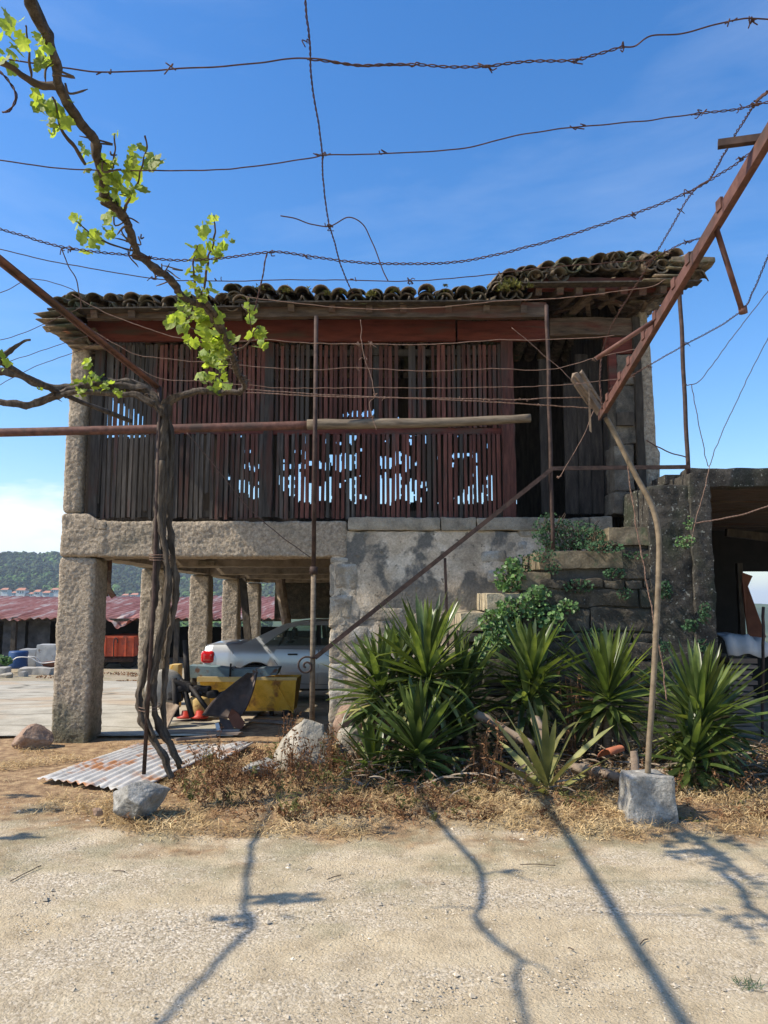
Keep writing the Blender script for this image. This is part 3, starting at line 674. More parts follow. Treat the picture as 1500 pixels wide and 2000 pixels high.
# a stone slab weighing down the right verge
g = MB(); a, c = P(1312,512,YE-.05), P(1398,497,YE-.05); g.nbox((a.x, YE-.05, a.z), (c.x, YE+.5, c.z-.02), .04, .012, 8, .02, seed=33)
obj('verge_slab', g, M['step'], barn)
# laths / sarking under the tiles
g = MB()
for k in range(17):
    y = YE + .05 + k*.17
    for a, c, zz in ((eL.x-.1, eR.x, eL.z), (mL.x, mR.x+.05, mL.z-.03), (rL.x-.02, rR.x-.15, rL.z+.02)):
        z = zz - .045 + (y-YE)*math.tan(SL); g.bar((a, y, z-.02+rnd(-.01,.01)), (c, y, z+rnd(-.01,.01)), .155, .018)
obj('roof_boards', g, M['wood_dark'], barn, smooth=False)
for a, c, n_, zz, y_end in ((-4.0, 1.7, 13, eL.z, 0), (1.95, 3.7, 8, rL.z, 0)):
    for i in range(n_):
        x = a + (c-a)*i/(n_-1) + rnd(-.05,.05); g = MB(); sk = rnd(-.12,.12)
        zz_ = mL.z - .03 if (x > mL.x and a < 0) else zz
        g.bar((x, YE+.02+rnd(0,.08), zz_-.10), (x+sk, YE+2.9, zz_-.10+2.88*math.tan(SL)), .08, .09, jag=.02)
        obj('rafter', g, M['wood'], barn, smooth=False)
# propped, fallen battens under the raised right roof
g = MB()
for (u0,v0,y0,u1,v1,y1,wd) in ((1118,610,9.7,1170,560,9.3,.10),(1150,615,9.8,1145,575,9.4,.06),(1160,575,9.4,1240,605,9.9,.07),(1172,600,9.7,1225,560,9.3,.05),(1095,600,9.8,1135,565,9.4,.07),
        (1200,612,9.9,1180,570,9.4,.06),(1215,560,9.3,1250,600,9.9,.06),(1225,620,9.9,1330,545,9.1,.05),(1085,612,9.9,1160,590,9.6,.05),(1240,640,9.9,1262,590,9.5,.05)):
    g.bar(at(u0,v0,y0), at(u1,v1,y1), wd, wd*.6, jag=.03)
obj('fallen_batten', g, M['wood'], barn, smooth=False)
holes = [[(545,930),(647,930),(647,978),(590,984),(560,965),(545,948)], [(545,907),(600,906),(645,900),(646,917),(545,917)], [(640,886),(700,886),(700,917),(655,917)],
  [(660,866),(672,850),(692,846),(692,866)], [(662,813),(680,803),(735,804),(732,815)], [(742,934),(790,930),(832,940),(835,982),(742,982)], [(742,895),(770,888),(800,890),(800,914),(742,914)],
  [(790,840),(812,842),(810,852),(792,852)], [(826,848),(834,848),(834,866),(828,866)], [(892,968),(925,942),(960,930),(962,980),(892,982)], [(880,884),(892,882),(925,886),(922,892),(882,893)],
  [(471,908),(508,906),(508,917),(475,917)], [(460,935),(471,936),(508,955),(508,975),(490,970),(470,962)], [(440,922),(455,928),(452,940),(440,935)], [(200,776),(216,776),(240,790),(262,800),(290,822),(290,858),(200,858)],
  [(268,872),(275,872),(275,885),(268,885)],[(285,878),(290,878),(290,888),(285,888)],[(672,936),(700,930),(702,985),(690,982),(672,960)],[(775,818),(780,818),(780,822),(775,822)], [(1000,975),(1010,975),(1010,985),(1000,985)]]
def inside(u, v, poly):
    r = False; n = len(poly)
    for i in range(n):
        (x1,y1),(x2,y2) = poly[i], poly[(i+1)%n]
        if (y1 > v) != (y2 > v) and u < (x2-x1)*(v-y1)/(y2-y1)+x1: r = not r
    return r

# shell walls of the upper storey (boards) - left, right, rear with holes
YB = 13.2
g = MB(); y = F + .42
while y < YB:
    zz, zt_, run = ZF-.05, eL.z+.05+(min(y,11.6)-YE)*.28, None
    while zz < zt_:
        u, v = uvof(XL+.12, y, zz); h_ = inside(u+rnd(-3,3), v, holes[14])
        if not h_ and run is None: run = zz
        if h_ and run is not None: g.bar((XL+.12, y, run), (XL+.12, y, zz), .02, .15); run = None
        zz += .04
    if run is not None: g.bar((XL+.12, y, run), (XL+.12+rnd(-.01,.01), y, zt_), .02, .15)
    y += .160
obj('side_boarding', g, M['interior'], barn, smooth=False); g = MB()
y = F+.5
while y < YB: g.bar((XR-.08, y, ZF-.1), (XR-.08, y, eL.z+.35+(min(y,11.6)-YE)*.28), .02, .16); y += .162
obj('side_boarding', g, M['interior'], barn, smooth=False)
g = MB(); g.box((P(985,900).x, YB+.02, ZF+2.7), (XR+.1, YB+.05, rL.z+.9)); cs = .028; nx, nzz = int((XR-XL)/cs), int(3.0/cs)
solid_cells = {}
for i in range(nx):
    for j in range(nzz):
        x, z = XL + (i+.5)*cs, ZF - .1 + (j+.5)*cs
        u, v = uvof(x, YB, z)
        bd = int((x-XL)/.115); jx, jz = 3*noise.noise(Vector((x*7, z*2, 0))), 11*noise.noise(Vector((bd*7.31, 0, 4))) + 4*noise.noise(Vector((x*31, z*2, 4)))
        hit = any(inside(u+jx, v+jz, h) for h in holes)
        if (x-XL) % .115 < .012 and z*7 % 1 < .7 or noise.noise(Vector((x*5, z*2.2, 9))) > .34: hit = False
        if 470 < u < 965 and 840 < v < 985 and noise.noise(Vector((x*9, z*5, 2))) > .42: hit = True
        solid_cells[i, j] = not hit
for j in range(nzz):          # merge runs
    i = 0
    while i < nx:
        if solid_cells[i, j]:
            k = i
            while k < nx and solid_cells[k, j]: k += 1
            x0, x1, z0 = XL+i*cs, XL+k*cs, ZF-.1+j*cs
            g.add([(x0,YB,z0),(x1,YB,z0),(x1,YB,z0+cs),(x0,YB,z0+cs)], [(0,1,2,3)]); i = k
        else: i += 1
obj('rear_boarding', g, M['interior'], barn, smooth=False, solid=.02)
# planks standing in the doorway and door header
g = MB(); x = P(1112,900).x
for i, (u, v0, wd) in enumerate(((1064,700,.10),(1118,745,.17),(1144,690,.17),(1170,700,.16),(1193,665,.09))):
    a = at(u, 1004, F+.35); g.nbox((a.x-wd/2, F+.3+.02*i, a.z), (a.x+wd/2, F+.34+.02*i, at(u,v0,F+.3).z), .08, .01, 5, .008, seed=i)
obj('plank', g, M['interior'], barn)
g = MB(); a = P(1205,700); g.nbox((P(1190,900).x, F+.03, P(1200,690).z), (P(1202,900).x, F+.12, P(1200,655).z), .06, .008, 5, .01, seed=2)
g.nbox((P(1190,660).x, F+.0, P(1200,690).z), (P(1245,660).x, F+.05, P(1200,658).z), .06, .008, 5, .01, seed=3)
g.nbox((P(1188,700).x, F+.0, P(1200,770).z), (P(1204,700).x, F+.09, P(1200,690).z), .06, .008, 5, .01, seed=4)
obj('door_frame', g, M['board_red'], barn)
g = MB(); g.nbox((P(1236,700).x, F-.05, P(1245,1000).z), (P(1251,700).x, F+.05, P(1245,620).z), .08, .01, 5, .012, seed=9)
g.nbox((P(1204,800).x, F-.03, P(1220,832).z), (P(1237,800).x, F+.04, P(1220,806).z), .08, .01, 5, .012, seed=10)
obj('door_stud', g, M['wood_dark'], barn)
# rear and right walls of the undercroft
g = MB()
g.nbox((-3.3, F+13.6, 1.22), (-1.6, F+14.1, ZB0+.35), .15, .03, 3, .04, seed=21); g.nbox((-1.62, F+13.6, -.9), (XR, F+14.1, ZB0+.35), .15, .03, 3, .04, seed=23); g.nbox((XR-.4, F+.56, -.5), (XR, F+13.6, ZB0+.35), .2, .03, 3, .04, seed=22)
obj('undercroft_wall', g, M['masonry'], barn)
# old board and sacking hanging beside the corner pillar
g = MB(); a = at(207,1095,F+.9); 
g.bar(at(209,1092,F+.95), at(207,1165,F+.95), .05, .03, up=(0,1,0)); g.bar(at(216,1092,F+.9), at(213,1158,F+.9), .04, .02, up=(0,1,0)); g.bar(at(212,1150,F+.9), at(222,1166,F+.9), .07, .03, up=(0,1,0))
obj('hanging_board', g, M['wood'], barn, smooth=False)
# small fixing plate on the beam
g = MB(); a = at(392,1101,F+3.2); g.box((a.x-.05, F+3.24, a.z-.02), (a.x+.22, F+3.30, a.z+.05)); obj('patch_plate', g, M['step'], barn, smooth=False)

# ------------------------------------------------------------------ stone staircase against the barn
YS = 8.62
st = thing('stone_staircase', 'mossy stone staircase climbing right along the barn wall', 'staircase', (1.5, YS+.5, 0))
steps = [(700,1420),(745,1375),(790,1325),(845,1268),(900,1197),(951,1158),(1011,1118),(1052,1076),(1190,1030),(1300,1030)]
core = MB()
for i in range(len(steps)-1):
    u, v = steps[i]; x0 = at(u, v, YS).x; x1 = at(steps[i+1][0], steps[i+1][1], YS).x + .14; zt = at(u, v, YS).z
    if i == len(steps)-2: x1 -= .14
    hh = .20 if v < 1200 else .22
    g = MB(); g.nbox((x0, YS, zt-hh), (x1, F-.01, zt), .03, .010, 9, .010, seed=100+i)
    obj('step', g, M['step_pale' if i in (3,4,5) else 'step'], st)
    x1_ = at(1418,1200,YS).x if i == len(steps)-2 else x1
    core.nbox((x0+.03, YS+.06, -.2), (x1_ - .10, F-.02, zt-hh+.01), .2, .01, 4, .02, seed=i)
obj('rubble_core', core, M['mortar'], st)
# facing stones on the stair flank
g = MB(); z = -.05; r_ = 0
xr1 = at(1300,1200,YS).x
while z < 2.5:
    h = rnd(.17, .36) if r_ % 3 else rnd(.09,.14); x = at(690,1400,YS).x + rnd(0,.2)
    while x < xr1:
        wd = rnd(.35, .95) if h > .16 else rnd(.12,.4); u, v = uvof(x+wd/2, YS, z+h)
        top = 9e9
        for (uu, vv), (u2, _) in zip(steps, steps[1:]):
            if uu <= u < u2: top = at(uu, vv, YS).z - .2
        if top > 1e9: top = at(700,1420,YS).z - .2 if u < 700 else at(1190,1030,YS).z - .2
        if z + h <= top + .03 and z < 2.5:
            g.nbox((x+.003, YS - .01 + rnd(-.014,.014), z+.003), (min(x+wd, xr1)-.003, YS+.12, z+h-.003), .035, .017, 8, .022, seed=r_*17+x)
        x += wd
    z += h; r_ += 1
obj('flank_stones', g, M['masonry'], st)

# lichen-covered retaining wall right of the stairs
g = MB(); a, c = at(1296,1450,YS-.12), at(1392,938,YS-.12)
g.nbox((a.x-.03, YS-.03, -.2), (c.x-.22, YS+.9, c.z-.04), .03, .013, 16, .02, seed=200)
wx = at(1404,1200,YS-.12).x
g.nbox((c.x-.24, YS-.07, -.2), (wx, YS+.6, c.z+.10), .03, .013, 16, .02, seed=201)
wall = obj('retaining_wall', g, M['lichen_wall'], loc=(a.x+.3, YS, 0)); tag(wall, 'dark lichen-spotted wall between the stone stairs and the open shed', 'wall')

# ------------------------------------------------------------------ open shed on the right
sh = thing('open_shed', 'dark open shed with concrete slab roof at the right edge', 'shed', (6.0, 11, 0))
zc0, zc1 = at(1450,950,8.9).z, at(1450,912,8.9).z
g = MB(); g.nbox((wx-.12, 8.88, zc0), (10.5, 9.15, zc1), .05, .02, 5, .03, seed=210)
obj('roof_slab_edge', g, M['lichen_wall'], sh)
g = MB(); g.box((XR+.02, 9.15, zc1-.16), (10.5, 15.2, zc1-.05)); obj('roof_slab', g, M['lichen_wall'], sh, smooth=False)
g = MB(); y = 9.16
while y < 15: g.box((wx-.1, y, zc0+.01+rnd(0,.02)), (10.4, y+rnd(.38,.42), zc0+.05)); y += .43
obj('ceiling_boards', g, M['wood'], sh, smooth=False)
g = MB(); xa = at(1470,1150,14.6).x
g.box((XR+.05, 14.5, -.6), (xa-.25, 14.7, zc0)); g.box((xa-.25, 14.5, at(1490,1116,14.6).z), (10.5, 14.7, zc0)); g.box((XR+.05, YS+1, -.6), (XR+.2, 14.5, zc0))
g.box((xa-.25, 14.5, -.9), (10.5, 14.7, at(1490,1262,14.6).z))
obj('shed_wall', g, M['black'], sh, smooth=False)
g = MB(); g.bar(at(1443,1100,12.0), at(1452,1290,12.0), .08, .08, up=(0,1,0)); g.bar(at(1418,1040,12.2), at(1500,1050,12.2), .10, .12)
obj('shed_post', g, M['wood_dark'], sh, smooth=False)
g = MB(); g.prism([at(1450,1118,11.5), at(1470,1125,11.5), at(1461,1145,11.5), at(1497,1245,11.3), at(1462,1245,11.3), at(1449,1150,11.5)], (0,.02,0))
o = obj('rusty_sheet', g, M['rust_sheet'], loc=at(1475,1245,11.4), smooth=False); tag(o, 'torn rusty brown metal sheet leaning inside the open shed', 'metal sheet')
g = MB(); g.tube(curve([at(1491,1185,9.3), at(1490,1300,9.3), at(1489,1440,9.3)], 6, .01), .018, 8)
o = obj('shed_stake', g, M['rust_dark'], loc=at(1489,1440,9.3)); tag(o, 'thin upright iron stake in front of the plank stack at the right edge', 'stake')
yk = 9.7; pb = thing('plank_stack', 'stack of grey planks under a white sack in the open shed', 'plank stack', at(1450,1440,yk))
z = .05; k = 0
while z < at(1450,1290,yk).z - .03:
    g = MB(); xq_ = at(1419,1300,yk).x + rnd(-.01,.05); h = rnd(.035,.06)
    g.box((xq_, yk, z), (at(1476,1300,yk).x + rnd(-.06,.03), yk+1.4, z+h)); obj('plank', g, M['plank'], pb, smooth=False); z += h + rnd(.012,.03)
g = MB(); rows = []
for i in range(26):
    row = []
    for j in range(14):
        u = 1416 + 84*i/25; y = yk - .06 + .9*j/13
        top = 1244 + 12*noise.noise(Vector((i*.12,0,1))) + (8 if i > 18 else 0)
        p = at(u, top, yk); z_ = p.z + .03*noise.noise(Vector((i*.3, j*.4, 2)))
        if j == 0: z_ = at(u, 1280 + 16*noise.noise(Vector((i*.13,3,1))), yk).z
        if j == 1: z_ = (at(u,1262,yk).z + p.z)/2
        row.append(Vector((p.x, y + (.05*noise.noise(Vector((i*.2,j*.5,9)))), z_)))
    rows.append(row)
g.grid(rows); o = obj('white_sack', g, M['pvc'], loc=at(1450,1275,yk), solid=.012); tag(o, 'crumpled white plastic sack draped over the plank stack', 'sack')

# ------------------------------------------------------------------ iron poles, handrail, pipe
def pole(name, p0, p1, r, m, label, cat, group=None, n=8):
    g = MB(); pts = [p0.lerp(p1, i/14) + Vector((.004*math.sin(i*1.3), .004*math.cos(i), 0)) for i in range(15)]
    g.tube(pts, r, n); o = obj(name, g, m, loc=p0); return tag(o, label, cat, group)
YP = 8.74
def vert(u, vb, vt, Y):
    a = at(u, vb, Y); b_ = Vector((a.x, Y, 0)); 
    zt = at(u, vt, Y).z; return a, Vector((a.x, Y, zt))
a, c = vert(609, 1440, 618, YP); pl = thing('iron_pole', 'tall thin iron pole standing beside the scroll end of the handrail', 'pole', a, 'iron poles in front of the barn')
zj = at(610,1112,YP).z
g = MB(); g.tube([a, Vector((a.x,YP,zj))], .030, 10); obj('lower_tube', g, M['pole_wood'], pl)
g = MB(); g.tube([Vector((a.x,YP,zj-.02)), c], .026, 10); obj('upper_tube', g, M['rust_dark'], pl)
g = MB(); g.lathe([(.0,zj-.06),(.045,zj-.06),(.045,zj+.03),(0,zj+.03)], (a.x,YP,0)); g.tube([Vector((a.x-.05,YP-.02,zj-.02)), Vector((a.x+.05,YP+.02,zj+.02))], .008, 6); obj('joint', g, M['rust_dark'], pl)
a, c = vert(1080, 1076, 596, YP); pole('iron_pole', a, c, .024, M['rust_dark'], 'iron pole rising from the stairs where the handrail turns level', 'pole', 'iron poles in front of the barn')
a, c = vert(1345, 940, 560, YP); pole('iron_pole', a, c, .026, M['rust_dark'], 'iron pole against the sky right of the barn', 'pole', 'iron poles in front of the barn')
hr = thing('handrail', 'rusty iron stair handrail with a curled end', 'handrail', at(875,1262,YP))
yh = YP - .035
def flat(g, pts, wd=.022, ht=.05):
    for a, c in zip(pts, pts[1:]): g.bar(a, c, wd, ht)
g = MB(); pts = [at(615,1285,yh), at(700,1218,yh), at(780,1154,yh), at(868,1086,yh), at(980,1000,yh), at(1078,916,yh)]
flat(g, [pts[0], pts[-1]]); flat(g, [at(1077,915,yh), at(1347,912,yh)], .022, .045); obj('rail', g, M['rust_dark'], hr, smooth=False)
g = MB(); sc = []
for i in range(34):
    t = i/33; ang = R(60) + t*R(560); rr = .095*(1-t)+.012; ce = at(598,1301,yh); sc.append(ce + Vector((math.cos(ang)*rr, 0, math.sin(ang)*rr)))
g.tube([at(618,1284,yh)] + sc, .012, 6); obj('scroll', g, M['rust_dark'], hr)
g = MB(); g.bar(at(869,1090,yh+.01), at(875,1265,yh+.01), .03, .03, up=(0,1,0)); obj('baluster', g, M['rust_dark'], hr, smooth=False)
YQ = 8.92
g = MB(); g.tube(curve([at(-220,851,YQ), at(0,845,YQ), at(300,838,YQ), at(620,830,YQ)], 8), .052, 12, .05, 30)
o = obj('iron_pipe', g, M['rust'], loc=at(300,838,YQ)); tag(o, 'long rusty horizontal pipe running past the slats from the left edge', 'pipe')
g = MB(); g.tube(curve([at(600,829,YQ-.02), at(780,827,YQ-.02), at(900,824,YQ), at(1036,817,YQ)], 10), lerp_list(.062,.05,31), 12, .12, 12, .1)
o = obj('wooden_pole', g, M['pole_wood'], loc=at(800,827,YQ)); tag(o, 'weathered wooden pole lying level across the right half of the slats', 'pole')

# ------------------------------------------------------------------ pergola: beams, props, wires
ZP = 3.52
pb0 = at(312, 757, 6.55); pb1 = at(0, 505, 4.0); d = (pb1-pb0)
g = MB(); e = pb0 + d*2.3
def angle_iron(g, a, b_, s_, th=.008, vf=None):
    vf = vf or s_; g.bar(a, b_, s_, th); dn = Vector((0,0,-vf/2)); dd = (b_-a).normalized(); sd = dd.cross(Vector((0,0,1))).normalized()
    g.bar(a + dn + sd*(s_/2), b_ + dn + sd*(s_/2), th, vf)
angle_iron(g, pb0, e, .046, .010, .022)
o = obj('pergola_beam', g, M['rust'], loc=pb0, smooth=False); tag(o, 'straight rusty iron beam sloping from the upper left to the vine top', 'beam', 'pergola beams')
q0 = at(1178, 806, 6.45); q1 = at(1500, 268, 3.35); d2 = q1 - q0
pbm = thing('pergola_beam', 'heavy notched iron beam slanting from the upper right edge with welded stubs', 'beam', q0, 'pergola beams')
g = MB(); q2 = q0 + d2*1.9
angle_iron(g, q0, q2, .072, .014); 
for t in (.1,.22,.3,.42,.5,.62,.7,.85): p = q0 + d2*t; g.box(p-Vector((.05,.03,.03)), p+Vector((-.035,.03,.03)))
obj('angle_iron', g, M['rust'], pbm, smooth=False)
def arm(u0,v0,u1,v1,Y,r=.018,Y1=None):
    g = MB(); g.tube([at(u0,v0,Y), at(u1,v1,Y1 or Y)], r, 8); return g
pt = lambda t: q0 + d2*t
tY = lambda u: (u-1178)/(1500-1178)
def beam_at(u):   # point of the beam seen at column u
    lo_, hi_ = 0.0, 1.5
    for _ in range(40):
        m_ = (lo_+hi_)/2; p = pt(m_)
        if uvof(p.x,p.y,p.z)[0] < u: lo_ = m_
        else: hi_ = m_
    return pt(lo_)
p = beam_at(1397); g = MB(); g.tube([p, at(1450,608,p.y+.15)], .016, 8); g.tube([at(1450,600,p.y+.15), at(1452,612,p.y+.15)], .024, 8); obj('stub', g, M['rust'], pbm)
p = beam_at(1498); g = MB(); g.bar(p + Vector((.1,0,.02)), at(1402,282,p.y+.1), .035, .035); obj('stub', g, M['rust_dark'], pbm, smooth=False)
p = beam_at(1290); g = MB(); g.tube([p, at(1165,700,p.y+.1)], .016, 8); obj('stub', g, M['rust'], pbm)
# split wooden/iron stump at the beam foot
g = MB()
for (u0,v0,u1,v1,wd) in ((1120,730,1172,805,.07),(1116,738,1168,800,.04),(1134,725,1180,800,.035),(1150,760,1153,840,.018),(1122,752,1148,790,.015)):
    g.bar(at(u0,v0,6.35), at(u1,v1,6.45), wd, wd*.55, jag=.03)
o = obj('timber_stub', g, M['log'], loc=q0, smooth=False); tag(o, 'splintered bleached timber stub tied at the foot of the slanting beam', 'timber')
# bent pipe carrying the right beam, in a stone block
g = MB(); pp = [(1183,815),(1202,850),(1222,890),(1245,935),(1272,985),(1285,1035),(1287,1090),(1284,1180),(1279,1280),(1273,1380),(1268,1450),(1265,1515)]
g.tube(curve([at(u, v, 6.45 - .25*sm((v-815)/700)) for u, v in pp], 6), .023, 10, .06, 20)
bp = obj('bent_pipe', g, M['pipe_brown'], loc=at(1265,1515,6.2)); tag(bp, 'bent brown pipe post bowing out of the grey stone block', 'pipe')
def stoneblock(name, label, u0,u1,v0,v1, dep, m, Y, amp=.02, rr=.05, seed=0, taper=.06, tilt=0):
    a, c = at(u0, v1, Y), at(u1, v0, Y); a.z -= .06
    cx, cz = (a.x+c.x)/2, a.z
    def wp(p):
        f = 1 + taper*(1 - 2*(p.z-cz)/(c.z-cz)); return Vector((cx + (p.x-cx)*f + tilt*(p.z-cz), p.y, p.z))
    g = MB(); g.nbox(a, (c.x, Y+dep, c.z), .022, amp, 7, rr, seed=seed, warp=wp)
    o = obj(name, g, m, loc=((a.x+c.x)/2, Y+dep/2, 0)); return tag(o, label, 'stone')
stoneblock('stone_block', 'squared grey granite block holding the bent pipe', 1230,1322,1518,1600, .30, M['rock_grey'], 6.06, .020, .02, 3, .07, .0)

# wires
WG = 'rusty pergola wires'
def wire(pts, Y, label, r=.0032, twist=0, m='wire', knots=(), jit=.006, Y1=None):
    n = len(pts); P3 = []
    for i, q in enumerate(pts):
        if len(q) == 3: P3.append(at(*q))
        else: P3.append(at(q[0], q[1], Y if Y1 is None else Y + (Y1-Y)*i/(n-1)))
    c_ = curve(P3, 14, jit); g = MB()
    if twist:
        # resample finely for a two-strand twist
        acc = [0]
        for a, b_ in zip(c_, c_[1:]): acc.append(acc[-1] + (b_-a).length)
        ds = .012; s1, s2 = [], []; k = 0; s_ = 0
        while s_ < acc[-1]:
            while k < len(acc)-2 and acc[k+1] < s_: k += 1
            t = (s_-acc[k])/max(1e-6, acc[k+1]-acc[k]); p = c_[k].lerp(c_[k+1], t); dr = (c_[k+1]-c_[k]).normalized()
            e1 = dr.cross(Vector((0,0,1))); e1 = e1.normalized() if e1.length > .05 else Vector((1,0,0)); e2 = dr.cross(e1)
            a = s_*2*PI/.075; off = (e1*math.cos(a)+e2*math.sin(a))*twist; s1.append(p+off); s2.append(p-off); s_ += ds
        g.tube(s1, r*.82, 5); g.tube(s2, r*.82, 5)
    else: g.tube(c_, r*.88, 6)
    for kn in knots:
        p = min(c_, key=lambda q: abs(uvof(q.x,q.y,q.z)[0]-kn))
        for _ in range(random.randint(2,4)):
            a = p + Vector((rnd(-.015,.015), rnd(-.008,.008), rnd(-.005,.005))); g.tube(curve([a, a+Vector((rnd(-.02,.02),rnd(-.01,.01),rnd(-.016,.016))), a+Vector((rnd(-.03,.03),rnd(-.01,.01),rnd(-.025,.02)))],4), r*.8, 5)
    o = obj('pergola_wire', g, M[m], loc=P3[0]); return tag(o, label, 'wire', WG)
wire([(-120,95),(0,113),(110,130),(205,141),(345,134),(480,126),(560,115),(605,114),(700,128),(800,127)], 2.47, 'topmost single wire across the sky from the left edge', .0030, knots=(205,345), jit=.003)
wire([(600,115),(700,127),(800,126),(880,131),(940,130),(1030,120),(1120,118),(1160,108),(1222,90)], 2.47, 'twisted double wire across the top right of the sky', .0028, .0038, knots=(810,950,1120,1215), jit=.002)
wire([(1215,92),(1240,90),(1272,70),(1330,66),(1400,47),(1440,38),(1480,36),(1600,48)], 2.47, 'kinked wire reaching the top right corner', .0030, knots=(1425,1470), jit=.002)
wire([(-100,300),(0,313),(90,326),(180,332),(330,333),(450,330),(600,310),(640,303),(750,300),(900,290),(1020,262),(1130,248),(1250,237),(1360,222)], 3.0, 'long sagging wire across the sky below the topmost one', .0030, knots=(632,750,1130), jit=.003)
wire([(1350,224),(1400,218),(1440,213),(1500,200),(1620,180)], 3.0, 'frayed double wire at the right edge above the welded stubs', .0028, .004, knots=(1375,1440,1480), jit=.003)
wire([(-120,425),(0,447),(120,482),(240,497),(340,508),(420,505),(520,493),(560,494),(680,511),(790,515),(890,512),(980,495),(1090,466),(1200,430),(1260,410),(1340,377),(1390,350),(1440,318),(1475,292)], 3.75, 'thick twisted double wire curving across the sky just above the roof', .0034, .0052, knots=(140,290,530,600,1240,1345,1450), jit=.003)
wire([(-100,470),(0,487),(100,510),(200,528),(310,545),(420,549),(560,547),(690,547),(800,549),(950,537),(1060,523),(1200,513),(1270,508)], 4.25, 'thin wire skimming the top of the barn roof', .0032, knots=(300,430,690,800), jit=.004)
wire([(1255,520),(1285,500),(1330,478),(1372,465)], 4.2, 'short coiled wire joining the slanting beam above the roof', .0030, .004, knots=(1300,1340))
wire([(593,-80),(596,0),(604,80),(608,150),(620,230),(629,300),(631,350),(641,430),(655,480),(668,525),(690,575)], 2.35, 'central twisted wire hanging down through the whole sky', .0030, .003, knots=(604,629,645), jit=.003, Y1=4.7)
wire([(548,422),(575,426),(610,438),(645,442),(680,425),(710,440),(730,480),(745,520),(758,548)], 3.65, 'forked wire end curling above the middle of the roof', .0034, knots=(648,), jit=.003)
wire([(-60,110),(0,138),(22,165),(30,190),(20,215),(0,220)], 2.6, 'loose wire loop at the upper left edge', .0034, .003)
wire([(120,485),(130,515),(150,550),(158,600)], 3.9, 'short wire hanging in front of the left roof corner', .0034, knots=(122,))
wire([(522,495),(515,530),(505,575),(495,610)], 3.9, 'short wire hanging down by the vine above the roof', .0034, .002)
wire([(1500,178),(1470,208),(1420,290),(1385,350),(1350,378),(1290,480),(1240,560),(1195,635),(1175,690)], 3.0, 'twisted stay wire slanting down beside the heavy beam', .0034, .005, knots=(1475,1330,1215,1180), jit=.003, Y1=6.1)
wire([(1175,690),(1172,740),(1176,800)], 6.2, 'rusty wire hanging to the foot of the slanting beam', .006, .005)
wire([(1520,460),(1500,500),(1470,570),(1450,605),(1400,640),(1340,672),(1265,715),(1215,745),(1190,760)], 3.9, 'brown twisted wire from the right edge past the welded stub', .0032, .0045, m='wire', knots=(1340,1265,1200), jit=.003, Y1=6.3)
wire([(480,580),(560,590),(700,603),(850,600),(980,588),(1100,582),(1200,570),(1270,560),(1300,545)], 4.6, 'wire crossing just under the roof tiles', .0028, m='wire_light', jit=.004)
wire([(-60,580),(0,572),(60,545),(130,560),(150,572)], 5.0, 'thin slack wire against the sky left of the roof', .003)
wire([(-60,680),(0,665),(60,645),(110,622),(160,600)], 5.6, 'slack wire rising to the left roof corner', .003)
wire([(-60,735),(0,712),(60,692),(120,672),(190,650)], 5.9, 'slack wire crossing the left corner pier', .003)
wire([(-40,775),(60,720),(140,690),(200,668)], 6.1, 'thin wire just above the left vine arms', .003)
wire([(140,575),(210,612),(330,655),(420,668),(520,664),(600,670),(700,672),(850,672),(960,664),(1060,664),(1150,660),(1200,655)], 5.35, 'brown wire along the top of the slats', .0032, m='wire_light', knots=(700,725), jit=.006)
wire([(170,640),(260,690),(320,700),(450,712),(600,722),(690,718),(830,725),(960,720),(1070,722),(1160,700),(1240,682)], 5.95, 'brown wire through the middle of the upper slats', .0032, m='wire_light', knots=(580,700,1160), jit=.006)
wire([(210,670),(300,735),(400,745),(480,752),(560,758),(700,757),(900,757),(1060,754),(1140,748),(1240,735)], 6.3, 'brown wire below the middle of the upper slats', .0032, m='wire_light', knots=(1130,), jit=.006)
wire([(420,765),(520,768),(650,775),(750,776),(850,778),(1000,780),(1060,778),(1175,775)], 6.5, 'lowest knotted wire tied across to the beam foot', .0034, .003, m='wire_light', knots=(730,750,900,950,1010,1030), jit=.005)
wire([(480,760),(620,770),(780,777),(900,782),(1040,790),(1176,798)], 6.56, 'twisted wire ending at the beam foot', .0034, .003, m='wire_light', knots=(1050,), jit=.005)
wire([(704,625),(706,660),(712,700),(728,745),(730,775),(722,790),(735,840)], 6.5, 'knotted wire end dangling before the middle of the slats', .004, m='wire_light', knots=(712,728,732), jit=.012)
wire([(365,845),(420,910),(480,985),(540,1040),(605,1088)], 8.8, 'wire slanting from the pipe down to the iron pole joint', .007, m='rust_dark', jit=.004)
wire([(1000,640),(1070,700),(1120,745),(1170,800)], 6.6, 'thin wire running down through the dark doorway', .003, m='wire_light')
wire([(1160,800),(1140,850),(1100,920),(1090,935)], 6.6, 'wire dangling to a hook beside the handrail corner', .0034, m='wire_light', knots=(1092,))
wire([(1225,890),(1232,960),(1245,1040),(1262,1130),(1280,1230),(1295,1300),(1302,1370)], 6.5, 'brown wire hanging down behind the bent pipe', .005, .003, m='wire_light', jit=.01)
wire([(1510,555),(1430,660),(1370,740),(1345,752),(1340,750)], 8.6, 'thin wire rising right from the outer iron pole', .0055, jit=.01)
wire([(1350,752),(1365,830),(1378,890),(1386,910),(1400,870),(1450,760),(1510,640)], 8.6, 'thin V-shaped wire on the sky at the right edge', .005, jit=.01)
wire([(1386,910),(1375,960),(1360,1010),(1350,1060)], 8.45, 'wire lying down the lichen wall', .005, m='wire_light')
wire([(1510,985),(1450,1005),(1400,1015),(1355,1022)], 8.4, 'copper-brown wire crossing the shed opening', .007, .004, m='wire_light')
wire([(1262,860),(1300,880),(1340,893)], 8.7, 'taut wire between the right pier and the outer iron pole', .008)

